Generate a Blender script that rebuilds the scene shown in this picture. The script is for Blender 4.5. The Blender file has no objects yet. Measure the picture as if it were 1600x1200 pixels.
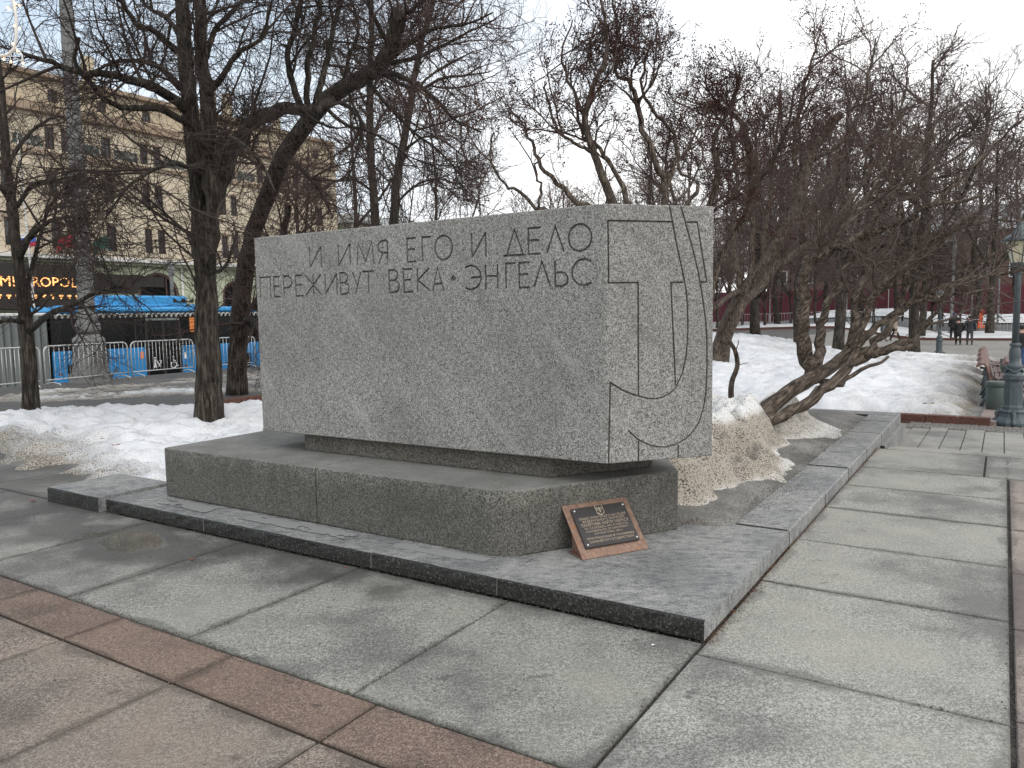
import bpy, bmesh, math, random
import numpy as np
from mathutils import Vector, Matrix, Euler

SC = bpy.context.scene
COL = SC.collection
random.seed(7)
RNG = np.random.default_rng(11)

# ------------------------------------------------------------------ camera
CAMH, FPX = 1.6, 1205.0
PITCH, ROLL = math.radians(5.3), math.radians(-1.0)
cam = bpy.data.cameras.new('camera')
cam.sensor_width = 36.0
cam.lens = 36.0 * FPX / 1600.0
cam.clip_start, cam.clip_end = 0.05, 3000.0
camo = bpy.data.objects.new('camera', cam)
COL.objects.link(camo)
CROT = Matrix.Rotation(math.pi / 2 - PITCH, 3, 'X') @ Matrix.Rotation(ROLL, 3, 'Z')
camo.matrix_world = Matrix.Translation((0, 0, CAMH)) @ CROT.to_4x4()
SC.camera = camo

# ------------------------------------------------------------------ world, sun, exposure
SUN_EL, SUN_AZ = math.radians(38), math.radians(150)      # azimuth clockwise from +Y
world = bpy.data.worlds.new('World'); SC.world = world
world.use_nodes = True
nt = world.node_tree
for n in list(nt.nodes): nt.nodes.remove(n)
wo = nt.nodes.new('ShaderNodeOutputWorld')
bg = nt.nodes.new('ShaderNodeBackground'); bg.inputs['Strength'].default_value = 0.12
sky = nt.nodes.new('ShaderNodeTexSky'); sky.sky_type = 'NISHITA'; sky.sun_disc = False
sky.sun_elevation = SUN_EL; sky.sun_rotation = SUN_AZ; sky.air_density = 1.2; sky.dust_density = 1.5
tc = nt.nodes.new('ShaderNodeTexCoord')
mp = nt.nodes.new('ShaderNodeMapping'); mp.inputs['Scale'].default_value = (1.0, 1.0, 2.4); mp.inputs['Location'].default_value = (0.55, 0.2, 0.1)
vd = nt.nodes.new('ShaderNodeVectorMath'); vd.operation = 'DOT_PRODUCT'; vd.inputs[1].default_value = (0.62, -0.45, -0.5)   # thinner cloud towards the left and overhead
gd = nt.nodes.new('ShaderNodeMath'); gd.operation = 'MULTIPLY_ADD'; gd.inputs[1].default_value = 0.45
cn = nt.nodes.new('ShaderNodeTexNoise'); cn.inputs['Scale'].default_value = 1.5; cn.inputs['Detail'].default_value = 5; cn.inputs['Roughness'].default_value = 0.5
cr = nt.nodes.new('ShaderNodeValToRGB')
cr.color_ramp.elements[0].position = 0.1; cr.color_ramp.elements[0].color = (0.62, 0.62, 0.62, 1)
cr.color_ramp.elements[1].position = 0.34; cr.color_ramp.elements[1].color = (0.97, 0.97, 0.97, 1)
cc = nt.nodes.new('ShaderNodeValToRGB')
cc.color_ramp.elements[0].position = 0.1; cc.color_ramp.elements[0].color = (4.9, 6.2, 7.6, 1)
cc.color_ramp.elements[1].position = 0.34; cc.color_ramp.elements[1].color = (11.0, 11.0, 11.0, 1)
mx = nt.nodes.new('ShaderNodeMix'); mx.data_type = 'RGBA'
L = nt.links.new
L(tc.outputs['Generated'], mp.inputs['Vector']); L(mp.outputs['Vector'], cn.inputs['Vector'])
L(tc.outputs['Generated'], vd.inputs[0]); L(vd.outputs['Value'], gd.inputs[0]); gh = nt.nodes.new('ShaderNodeMath'); gh.operation = 'MULTIPLY_ADD'; gh.inputs[1].default_value = 0.3; gh.inputs[2].default_value = 0.37; L(cn.outputs['Fac'], gh.inputs[0]); L(gh.outputs[0], gd.inputs[2]); L(gd.outputs[0], cr.inputs['Fac']); L(gd.outputs[0], cc.inputs['Fac'])
L(cr.outputs['Color'], mx.inputs['Factor']); L(sky.outputs['Color'], mx.inputs['A']); L(cc.outputs['Color'], mx.inputs['B'])
L(mx.outputs['Result'], bg.inputs['Color']); L(bg.outputs['Background'], wo.inputs['Surface'])

sl = bpy.data.lights.new('sun', 'SUN'); sl.energy = 0.8; sl.angle = math.radians(25); sl.color = (1.0, 0.96, 0.9)
so = bpy.data.objects.new('sun', sl); COL.objects.link(so)
sd = Vector((math.sin(SUN_AZ) * math.cos(SUN_EL), math.cos(SUN_AZ) * math.cos(SUN_EL), math.sin(SUN_EL)))
so.rotation_euler = sd.to_track_quat('Z', 'Y').to_euler()
SC.view_settings.view_transform = 'Standard'
SC.view_settings.look = 'None'
SC.view_settings.exposure = 0.2
SC.view_settings.gamma = 1.0
SC.view_settings.use_curve_mapping = False
try:
    SC.cycles.max_bounces = 6; SC.cycles.diffuse_bounces = 3; SC.cycles.glossy_bounces = 3
    SC.cycles.transparent_max_bounces = 6
except Exception:
    pass

# ------------------------------------------------------------------ frames of reference
AZ = math.radians(32.5)
AV = Vector((math.sin(AZ), math.cos(AZ), 0)); BV = Vector((-math.cos(AZ), math.sin(AZ), 0))
OR = Vector((0.9052, 3.5915, 0))                 # near corner of the stone step
def W(a, b, z=0.0): return OR + AV * a + BV * b + Vector((0, 0, z))
def AB(x, y):
    v = Vector((x, y, 0)) - OR
    return v.dot(AV), v.dot(BV)
def at(px, py, D):
    """point that lies at depth D (metres along +Y) in the direction of a spot of the photograph"""
    d = CROT @ Vector(((px - 800) / FPX, -(py - 600) / FPX, -1))
    return d * (D / d.y) + Vector((0, 0, CAMH))
def onp(px, py, p):
    """(s, z) on the vertical street-side plane that runs along the kerb direction at distance p"""
    d = CROT @ Vector(((px - 800) / FPX, -(py - 600) / FPX, -1))
    q = d * (p / d.dot(BV)) + Vector((0, 0, CAMH))
    return q.dot(AV), q.z
def SP(s, p, z=0.0): return AV * s + BV * p + Vector((0, 0, z))
def ss(t):
    t = np.clip(t, 0, 1); return t * t * (3 - 2 * t)

# ------------------------------------------------------------------ noise for geometry
_tab = np.random.default_rng(3).random((256, 256))
def vnoise(x, y, seed=0):
    x = np.asarray(x, float) + seed * 17.31; y = np.asarray(y, float) + seed * 9.77
    xi = np.floor(x).astype(int); yi = np.floor(y).astype(int); fx = x - xi; fy = y - yi
    fx = fx * fx * (3 - 2 * fx); fy = fy * fy * (3 - 2 * fy)
    g = lambda i, j: _tab[(i) & 255, (j) & 255]
    return (g(xi, yi) * (1 - fx) + g(xi + 1, yi) * fx) * (1 - fy) + (g(xi, yi + 1) * (1 - fx) + g(xi + 1, yi + 1) * fx) * fy
def fbm(x, y, oct=4, seed=0, gain=0.5):
    s = 0; amp = 1; tot = 0
    for k in range(oct):
        s = s + amp * vnoise(x * 2 ** k, y * 2 ** k, seed + k * 3); tot += amp; amp *= gain
    return s / tot

# ------------------------------------------------------------------ object helpers
def link(name, me, mat=None, parent=None):
    o = bpy.data.objects.new(name, me)
    COL.objects.link(o)
    if mat is not None:
        for m in (mat if isinstance(mat, (list, tuple)) else [mat]):
            if m.name not in [k.name for k in me.materials if k]: me.materials.append(m)
    if parent is not None: o.parent = parent
    return o
def tag(o, label=None, cat=None, group=None, kind=None):
    if label: o['label'] = label
    if cat: o['category'] = cat
    if group: o['group'] = group
    if kind: o['kind'] = kind
    return o
def empty(name, loc, rz=0.0, label=None, cat=None, group=None):
    o = bpy.data.objects.new(name, None); COL.objects.link(o)
    o.empty_display_size = 0.1
    o.location = loc; o.rotation_euler = (0, 0, rz)
    return tag(o, label, cat, group)
def copy_tree(o, parent=None):
    c = o.copy(); COL.objects.link(c)
    if parent is not None: c.parent = parent
    for ch in list(o.children): copy_tree(ch, c)
    return c
def mesh_of(bm, name='m', smooth=False):
    me = bpy.data.meshes.new(name)
    bmesh.ops.recalc_face_normals(bm, faces=bm.faces[:])
    if smooth:
        for f in bm.faces: f.smooth = True
    bm.to_mesh(me); bm.free()
    return me
def pydata(name, v, f, smooth=False):
    me = bpy.data.meshes.new(name)
    me.from_pydata([tuple(p) for p in v], [], f)
    if smooth: me.polygons.foreach_set('use_smooth', [True] * len(me.polygons))
    me.update(); return me
def box(bm, lo, hi, bev=0.0, M=None):
    r = bmesh.ops.create_cube(bm, size=1.0)
    vs = r['verts']
    c = [(lo[i] + hi[i]) / 2 for i in range(3)]; s = [hi[i] - lo[i] for i in range(3)]
    for v in vs: v.co = Vector((v.co.x * s[0] + c[0], v.co.y * s[1] + c[1], v.co.z * s[2] + c[2]))
    if bev > 0:
        es = list({e for v in vs for e in v.link_edges})
        r2 = bmesh.ops.bevel(bm, geom=es, offset=bev, segments=1, affect='EDGES', profile=0.5)
        vs = list({v for f in r2['faces'] for v in f.verts} | {v for v in vs if v.is_valid})
    if M is not None:
        for v in vs: v.co = M @ v.co
    return vs
def boxmesh(lo, hi, bev=0.0, name='box'):
    bm = bmesh.new(); box(bm, lo, hi, bev); return mesh_of(bm, name)
def prism(bm, pts, z0, z1, bev=0.0):
    """upright prism over a counter-clockwise outline"""
    lo = [bm.verts.new((p[0], p[1], z0)) for p in pts]; hi = [bm.verts.new((p[0], p[1], z1)) for p in pts]
    n = len(pts)
    fs = [bm.faces.new(lo[::-1]), bm.faces.new(hi)]
    for i in range(n): fs.append(bm.faces.new((lo[i], lo[(i + 1) % n], hi[(i + 1) % n], hi[i])))
    if bev > 0:
        es = list({e for f in fs for e in f.edges})
        bmesh.ops.bevel(bm, geom=es, offset=bev, segments=2, affect='EDGES', profile=0.5)
def lathe(bm, prof, seg=16, rot0=0.0, sx=1.0, sy=1.0, off=(0, 0, 0)):
    """surface of revolution through (radius, height) pairs"""
    rings = []
    for r, z in prof:
        rings.append([bm.verts.new((off[0] + sx * r * math.cos(rot0 + 2 * math.pi * k / seg), off[1] + sy * r * math.sin(rot0 + 2 * math.pi * k / seg), off[2] + z)) for k in range(seg)])
    for i in range(len(rings) - 1):
        for k in range(seg):
            bm.faces.new((rings[i][k], rings[i][(k + 1) % seg], rings[i + 1][(k + 1) % seg], rings[i + 1][k]))
    bm.faces.new(rings[0][::-1]); bm.faces.new(rings[-1])
def tube(bm, pts, r, k=6):
    """round bar along points"""
    pts = [Vector(p) for p in pts]; n = len(pts); rings = []
    rs = r if isinstance(r, (list, tuple)) else [r] * n
    t0 = (pts[1] - pts[0]).normalized()
    ref = Vector((0, 0, 1)) if abs(t0.z) < 0.9 else Vector((1, 0, 0))
    u = t0.cross(ref).normalized()
    for i in range(n):
        t = (pts[min(i + 1, n - 1)] - pts[max(i - 1, 0)]).normalized()
        u = (u - t * u.dot(t)).normalized(); v = t.cross(u)
        rings.append([bm.verts.new(pts[i] + (u * math.cos(2 * math.pi * j / k) + v * math.sin(2 * math.pi * j / k)) * rs[i]) for j in range(k)])
    for i in range(n - 1):
        for j in range(k):
            bm.faces.new((rings[i][j], rings[i][(j + 1) % k], rings[i + 1][(j + 1) % k], rings[i + 1][j]))
    bm.faces.new(rings[0][::-1]); bm.faces.new(rings[-1])
def quick(fn, name='m', smooth=False):
    bm = bmesh.new(); fn(bm); return mesh_of(bm, name, smooth)
def arrays_mesh(name, verts, quads=None, tris=None, smooth=False):
    me = bpy.data.meshes.new(name)
    verts = np.ascontiguousarray(verts, dtype=np.float32)
    me.vertices.add(len(verts)); me.vertices.foreach_set('co', verts.ravel())
    parts = []; starts = []; off = 0
    for arr, k in ((quads, 4), (tris, 3)):
        if arr is not None and len(arr):
            parts.append(np.asarray(arr, dtype=np.int32).ravel())
            starts.append(off + np.arange(len(arr), dtype=np.int32) * k); off += len(arr) * k
    idx = np.concatenate(parts); st = np.concatenate(starts).astype(np.int32)
    me.loops.add(len(idx)); me.loops.foreach_set('vertex_index', idx)
    me.polygons.add(len(st)); me.polygons.foreach_set('loop_start', st)
    if smooth: me.polygons.foreach_set('use_smooth', np.ones(len(st), dtype=bool))
    me.update(calc_edges=True)
    return me
def grid_mesh(name, X, Y, Z, smooth=True, keep=None, attr=None):
    n, m = X.shape
    v = np.stack([X, Y, Z], -1).reshape(-1, 3)
    i = np.arange(n * m).reshape(n, m)
    q = np.stack([i[:-1, :-1], i[:-1, 1:], i[1:, 1:], i[1:, :-1]], -1).reshape(-1, 4)
    # make the faces look up
    a, b, c = v[q[:, 0]], v[q[:, 1]], v[q[:, 2]]
    nz = np.cross(b - a, c - a)[:, 2]
    q[nz < 0] = q[nz < 0][:, ::-1]
    if keep is not None: q = q[keep.ravel()]
    me = arrays_mesh(name, v, quads=q, smooth=smooth)
    if attr is not None:
        at_ = me.attributes.new('dirt', 'FLOAT', 'POINT'); at_.data.foreach_set('value', attr.astype(np.float32).ravel())
    return me

# ------------------------------------------------------------------ materials
class NB:
    def __init__(s, name):
        s.m = bpy.data.materials.new(name); s.m.use_nodes = True
        s.t = s.m.node_tree; s.b = s.t.nodes['Principled BSDF']
        s.geo = None
    def n(s, typ, **kw):
        x = s.t.nodes.new(typ)
        for k, v in kw.items(): setattr(x, k, v)
        return x
    def put(s, node, key, val):
        if val is None: return
        if hasattr(val, 'bl_idname') or isinstance(val, bpy.types.NodeSocket): s.t.links.new(val, node.inputs[key])
        else:
            if isinstance(val, (tuple, list)) and len(val) == 3 and node.inputs[key].type == 'RGBA': val = (*val, 1)
            node.inputs[key].default_value = val
    def pos(s):
        if s.geo is None: s.geo = s.n('ShaderNodeNewGeometry')
        return s.geo.outputs['Position']
    def mapv(s, scale=(1, 1, 1), rot=(0, 0, 0), loc=(0, 0, 0), vec=None):
        x = s.n('ShaderNodeMapping'); s.put(x, 'Vector', vec or s.pos()); s.put(x, 'Scale', scale); s.put(x, 'Rotation', rot); s.put(x, 'Location', loc)
        return x.outputs['Vector']
    def noise(s, scale, detail=2.0, rough=0.5, vec=None):
        x = s.n('ShaderNodeTexNoise'); s.put(x, 'Vector', vec or s.pos()); s.put(x, 'Scale', scale); s.put(x, 'Detail', detail); s.put(x, 'Roughness', rough)
        return x.outputs['Fac']
    def voro(s, scale, vec=None, feature='F1', out='Distance'):
        x = s.n('ShaderNodeTexVoronoi', feature=feature); s.put(x, 'Vector', vec or s.pos()); s.put(x, 'Scale', scale)
        return x.outputs[out]
    def ramp(s, fac, stops, interp='LINEAR'):
        x = s.n('ShaderNodeValToRGB'); s.put(x, 'Fac', fac); e = x.color_ramp.elements; x.color_ramp.interpolation = interp
        while len(e) < len(stops): e.new(0.5)
        for el, (p, c) in zip(e, stops):
            el.position = p; el.color = (*c, 1) if isinstance(c, (tuple, list)) else (c, c, c, 1)
        return x.outputs['Color']
    def mix(s, fac, a, b, mode='MIX'):
        x = s.n('ShaderNodeMix', data_type='RGBA', blend_type=mode); s.put(x, 'Factor', fac); s.put(x, 'A', a); s.put(x, 'B', b)
        return x.outputs['Result']
    def math(s, op, a, b=0.0, c=None):
        x = s.n('ShaderNodeMath', operation=op); s.put(x, 0, a); s.put(x, 1, b)
        if c is not None: s.put(x, 2, c)
        return x.outputs[0]
    def attr(s, name): return s.n('ShaderNodeAttribute', attribute_name=name).outputs['Fac']
    def objrand(s): return s.n('ShaderNodeObjectInfo').outputs['Random']
    def sep(s, vec=None):
        x = s.n('ShaderNodeSeparateXYZ'); s.put(x, 0, vec or s.pos()); return x.outputs
    def bump(s, h, strength=0.3, dist=0.01):
        x = s.n('ShaderNodeBump'); s.put(x, 'Height', h); s.put(x, 'Strength', strength); s.put(x, 'Distance', dist)
        s.t.links.new(x.outputs['Normal'], s.b.inputs['Normal'])
    def done(s, color=None, rough=0.7, spec=None, metal=None, emit=None, estr=None):
        s.put(s.b, 'Base Color', color); s.put(s.b, 'Roughness', rough)
        if spec is not None: s.put(s.b, 'Specular IOR Level', spec)
        if metal is not None: s.put(s.b, 'Metallic', metal)
        if emit is not None: s.put(s.b, 'Emission Color', emit); s.put(s.b, 'Emission Strength', estr)
        return s.m
MATS = {}
def plain(name, col, rough=0.6, var=0.25, scale=6.0, spec=None, metal=None, bump=0.0):
    b = NB(name)
    f = b.noise(scale, 4, 0.6)
    c = b.mix(f, tuple(k * (1 - var) for k in col), tuple(min(1, k * (1 + var)) for k in col))
    if bump: b.bump(b.noise(scale * 8, 3), bump, 0.004)
    m = b.done(c, rough, spec, metal); MATS[name] = m; return m
def granite(name, dark, mid, light, scale=85.0, stain=0.35, bump=0.5, rough=0.75, streak=False, spec=0.35, foot=None, pale_top=False):
    """speckled stone; stains are blotches of the stone's own"""
    b = NB(name)
    n1 = b.noise(scale, 2.5, 0.62)
    n2 = b.noise(scale * 0.37, 2, 0.5)
    f = b.math('ADD', b.math('MULTIPLY', n1, 0.8), b.math('MULTIPLY', n2, 0.2))
    c = b.ramp(f, [(0.36, dark), (0.47, mid), (0.545, tuple(0.5 * (x + y) for x, y in zip(mid, light))), (0.64, light)])
    fl = b.ramp(b.voro(scale * 0.6), [(0.0, 1.0), (0.16, 1.0), (0.24, 0.0)])
    c = b.mix(b.math('MULTIPLY', fl, 0.25), c, tuple(min(1, x * 1.25) for x in light))
    big = b.noise(1.1, 5, 0.6)
    if streak:
        x_ = b.sep()
        du = b.math('ADD', b.math('MULTIPLY', x_[0], -BV.x), b.math('MULTIPLY', x_[1], -BV.y))      # metres along the long face
        cv = b.n('ShaderNodeCombineXYZ'); b.put(cv, 0, b.math('ADD', b.math('MULTIPLY', du, 0.75), b.math('MULTIPLY', x_[2], 0.66)))
        b.put(cv, 1, b.math('SUBTRACT', b.math('MULTIPLY', du, 0.66), b.math('MULTIPLY', x_[2], 0.75)))
        v = b.mapv(scale=(7.0, 0.55, 1.0), vec=cv.outputs[0])
        v = b.mapv(scale=(0.8, 1.0, 1.0), vec=v)
        st = b.noise(1.0, 6, 0.7, v)
        c = b.mix(b.ramp(st, [(0.55, 0.0), (0.7, 0.4)]), c, light)
        c = b.mix(b.ramp(st, [(0.25, 0.4), (0.46, 0.0)]), c, dark)
    c = b.mix(b.ramp(big, [(0.3, stain), (0.6, 0.0)]), c, tuple(x * 0.62 for x in mid))
    rain = b.noise(1.0, 5, 0.65, b.mapv(scale=(5.5, 5.5, 0.5)))
    c = b.mix(b.ramp(rain, [(0.54, 0.0), (0.72, 0.12 if streak else 0.4)]), c, tuple(x * 0.4 for x in mid))
    if pale_top:                 # patchy paler grey mixed in on the upward faces
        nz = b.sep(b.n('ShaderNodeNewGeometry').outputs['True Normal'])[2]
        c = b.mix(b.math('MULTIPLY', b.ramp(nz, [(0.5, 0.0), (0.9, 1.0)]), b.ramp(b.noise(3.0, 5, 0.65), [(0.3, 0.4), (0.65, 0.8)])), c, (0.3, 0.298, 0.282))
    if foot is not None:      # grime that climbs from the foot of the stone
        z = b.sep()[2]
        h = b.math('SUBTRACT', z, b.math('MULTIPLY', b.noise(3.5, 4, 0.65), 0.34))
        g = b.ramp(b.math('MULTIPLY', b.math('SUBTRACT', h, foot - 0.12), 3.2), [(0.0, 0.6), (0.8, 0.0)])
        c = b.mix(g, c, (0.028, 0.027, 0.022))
    b.bump(b.math('ADD', n1, b.math('MULTIPLY', b.noise(scale * 2.3, 2), 0.5)), bump, 0.006)
    m = b.done(c, rough, spec); MATS[name] = m; return m

M_STONE = granite('monument_granite', (0.05, 0.049, 0.046), (0.197, 0.195, 0.184), (0.48, 0.476, 0.455), 120, 0.4, 0.6, 0.8, True)
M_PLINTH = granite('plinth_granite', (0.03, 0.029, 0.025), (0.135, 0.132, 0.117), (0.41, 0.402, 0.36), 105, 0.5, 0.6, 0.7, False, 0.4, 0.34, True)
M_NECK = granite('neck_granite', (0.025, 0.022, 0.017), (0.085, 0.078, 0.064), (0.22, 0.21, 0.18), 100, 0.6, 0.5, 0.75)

def step_mat():
    b = NB('step_slate_granite')
    n1 = b.noise(95, 2.5, 0.6); big = b.noise(1.8, 5, 0.62)
    v = b.mapv(scale=(1.0, 1.7, 1.0), rot=(0, 0, AZ - 0.35))
    st = b.noise(13.0, 8, 0.8, v)
    c = b.ramp(n1, [(0.3, (0.12, 0.122, 0.12)), (0.5, (0.235, 0.237, 0.232)), (0.7, (0.4, 0.4, 0.39))])
    c = b.mix(b.ramp(st, [(0.38, 0.85), (0.5, 0.0)]), c, (0.085, 0.09, 0.094))
    c = b.mix(b.ramp(st, [(0.52, 0.0), (0.64, 0.6)]), c, (0.42, 0.415, 0.395))
    c = b.mix(b.ramp(big, [(0.36, 0.4), (0.52, 0.0)]), c, (0.11, 0.118, 0.125))
    c = b.mix(b.ramp(big, [(0.5, 0.0), (0.66, 0.35)]), c, (0.36, 0.352, 0.325))
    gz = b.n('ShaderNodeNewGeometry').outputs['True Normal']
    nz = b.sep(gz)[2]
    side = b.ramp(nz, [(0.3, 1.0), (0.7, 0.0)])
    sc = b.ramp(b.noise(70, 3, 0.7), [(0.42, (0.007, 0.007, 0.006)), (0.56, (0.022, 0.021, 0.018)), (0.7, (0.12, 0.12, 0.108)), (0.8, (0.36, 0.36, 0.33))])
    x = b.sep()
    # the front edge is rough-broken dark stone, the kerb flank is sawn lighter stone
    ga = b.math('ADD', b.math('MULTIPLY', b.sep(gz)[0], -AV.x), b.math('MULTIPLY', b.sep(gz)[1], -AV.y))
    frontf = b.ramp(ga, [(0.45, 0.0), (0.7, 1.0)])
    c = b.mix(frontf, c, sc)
    wet = b.ramp(b.math('ADD', big, b.math('MULTIPLY', st, 0.3)), [(0.5, 0.45), (0.72, 0.75)])
    b.bump(b.math('ADD', n1, b.math('MULTIPLY', st, 1.4)), 0.35, 0.006)
    return b.done(c, wet, 0.45)
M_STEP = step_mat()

def paving_mat(name, dark, mid, light, wetmask=True, grime=0.55, edge=0.4, alt=None):
    b = NB(name)
    n1 = b.noise(120, 2.5, 0.65); n2 = b.noise(46, 3, 0.6); big = b.noise(0.9, 6, 0.62); med = b.noise(4.2, 5, 0.6)
    c = b.ramp(b.math('ADD', b.math('MULTIPLY', n1, 0.65), b.math('MULTIPLY', n2, 0.35)), [(0.41, dark), (0.5, mid), (0.59, light)])
    r = b.objrand()
    if alt: c = b.mix(b.ramp(r, [(0.15, 0.0), (0.95, 0.75)]), c, alt, 'MULTIPLY')
    c = b.mix(b.ramp(r, [(0.0, 0.0), (1.0, 0.2)]), c, tuple(x * 0.7 for x in mid))
    c = b.mix(b.ramp(med, [(0.35, 0.38), (0.55, 0.0)]), c, tuple(x * 0.5 for x in mid))
    c = b.mix(b.ramp(big, [(0.42, 0.0), (0.62, 0.5)]), c, (mid[0] * 1.45, mid[1] * 1.42, mid[2] * 1.34))
    c = b.mix(b.ramp(big, [(0.36, 0.75), (0.5, 0.0)]), c, tuple(x * 0.45 for x in mid))
    c = b.mix(b.ramp(b.noise(4.5, 3, 0.55, b.mapv(scale=(1, 1.9, 1), rot=(0, 0, AZ), loc=(3.1, 1.7, 0))), [(0.67, 0.0), (0.73, 0.6)]), c, tuple(x * 0.33 for x in mid))
    c = b.mix(b.ramp(b.voro(1.9, b.mapv(scale=(1, 1.6, 1))), [(0.02, 0.65), (0.06, 0.0)]), c, (0.045, 0.043, 0.04))   # gum and drip marks
    rough = b.ramp(n2, [(0.3, 0.62), (0.7, 0.85)])
    gx = b.sep(b.n('ShaderNodeTexCoord').outputs['Generated'])
    ex = b.math('MINIMUM', b.math('MINIMUM', gx[0], b.math('SUBTRACT', 1.0, gx[0])), b.math('MINIMUM', gx[1], b.math('SUBTRACT', 1.0, gx[1])))   # how near the slab's own edge
    eg = b.math('SUBTRACT', ex, b.math('MULTIPLY', b.math('SUBTRACT', b.noise(2.2, 5, 0.7), 0.46), 0.26))
    c = b.mix(b.ramp(eg, [(0.0, grime), (0.03, 0.0)]), c, tuple(x * 0.36 for x in mid))
    c = b.mix(b.ramp(ex, [(0.002, edge), (0.008, 0.0)]), c, (0.045, 0.041, 0.035))
    if wetmask:
        x = b.sep()
        la = b.math('ADD', b.math('MULTIPLY', b.math('SUBTRACT', x[0], OR.x), BV.x), b.math('MULTIPLY', b.math('SUBTRACT', x[1], OR.y), BV.y))   # metres to the left
        aa = b.math('ADD', b.math('MULTIPLY', b.math('SUBTRACT', x[0], OR.x), AV.x), b.math('MULTIPLY', b.math('SUBTRACT', x[1], OR.y), AV.y))
        q1 = b.math('MULTIPLY', b.math('SUBTRACT', la, 4.05), 0.72); q2 = b.math('MULTIPLY', b.math('ADD', aa, 0.40), 1.7)
        pud = b.math('SUBTRACT', 1.0, b.math('SQRT', b.math('ADD', b.math('MULTIPLY', q1, q1), b.math('MULTIPLY', q2, q2))))
        band = b.math('SUBTRACT', b.math('ADD', b.math('MULTIPLY', la, 0.12), b.math('MULTIPLY', aa, 0.5)), -0.10)
        w = b.math('MAXIMUM', b.math('MULTIPLY', pud, 0.8), b.math('MINIMUM', band, 0.36))
        w = b.math('ADD', w, b.math('MULTIPLY', b.math('SUBTRACT', b.noise(1.9, 5, 0.6), 0.5), 1.0))
        wet = b.ramp(w, [(0.12, 0.0), (0.36, 1.0)])
        c = b.mix(b.math('MULTIPLY', wet, 0.72), c, tuple(x * 0.26 for x in mid))
        puddle = b.ramp(w, [(0.5, 0.0), (0.62, 1.0)])
        rough = b.mix(wet, rough, b.mix(puddle, (0.42, 0.42, 0.42), (0.05, 0.05, 0.05)))
        bs = b.math('MULTIPLY', b.math('SUBTRACT', 1.0, puddle), 0.4)
    else: bs = 0.4
    x = b.n('ShaderNodeBump'); b.put(x, 'Height', b.math('ADD', n1, b.math('MULTIPLY', n2, 1.2))); b.put(x, 'Strength', bs); b.put(x, 'Distance', 0.006)
    b.t.links.new(x.outputs['Normal'], b.b.inputs['Normal'])
    return b.done(c, rough, 0.4)
M_PAVE = paving_mat('grey_granite_paving', (0.08, 0.078, 0.069), (0.222, 0.219, 0.2), (0.46, 0.455, 0.42))
M_PINK = paving_mat('brown_pink_granite_paving', (0.075, 0.058, 0.048), (0.2, 0.16, 0.134), (0.42, 0.36, 0.31), alt=(0.86, 1.0, 1.06))
M_RED = paving_mat('reddish_granite_paving', (0.06, 0.042, 0.033), (0.16, 0.114, 0.09), (0.34, 0.265, 0.22))
M_PAVE_R = paving_mat('dry_grey_granite_paving', (0.1, 0.098, 0.088), (0.262, 0.258, 0.237), (0.49, 0.484, 0.45), False, 0.5, 0.4)
M_PINK_R = paving_mat('dry_pinkish_granite_paving', (0.11, 0.09, 0.08), (0.24, 0.2, 0.18), (0.4, 0.36, 0.33), False)
M_TILE = paving_mat('concrete_paver', (0.14, 0.136, 0.125), (0.265, 0.26, 0.24), (0.4, 0.39, 0.36), False, 0.15, 0.25)

def ground_mat(name, c0, c1, c2, rough=(0.5, 0.9), sc=1.0, gr=60):
    b = NB(name)
    f = b.noise(0.7 * sc, 7, 0.65); g = b.noise(gr, 3, 0.7)
    c = b.ramp(b.math('ADD', b.math('MULTIPLY', f, 0.5), b.math('MULTIPLY', g, 0.5)), [(0.37, c0), (0.5, c1), (0.61, c2)])
    b.bump(b.math('ADD', g, b.math('MULTIPLY', b.noise(9 * sc, 4), 1.5)), 0.5, 0.015)
    return b.done(c, b.ramp(f, [(0.3, rough[0]), (0.7, rough[1])]), 0.35)
M_DIRT = ground_mat('wet_bare_ground', (0.03, 0.028, 0.025), (0.07, 0.066, 0.06), (0.16, 0.152, 0.14), (0.3, 0.9))
M_MORTAR = ground_mat('joint_grit', (0.03, 0.028, 0.025), (0.06, 0.056, 0.05), (0.14, 0.13, 0.115), (0.8, 0.95), 3)
M_ASPH = ground_mat('wet_asphalt', (0.035, 0.035, 0.036), (0.055, 0.055, 0.056), (0.09, 0.09, 0.09), (0.3, 0.7))
M_PATH = ground_mat('worn_path_paving', (0.16, 0.15, 0.135), (0.22, 0.207, 0.188), (0.29, 0.275, 0.25), (0.5, 0.8), 0.6, 25)
M_SOIL = ground_mat('gritty_wet_soil', (0.05, 0.046, 0.04), (0.15, 0.143, 0.13), (0.32, 0.31, 0.29), (0.4, 0.9), 2.5, 75)

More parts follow.
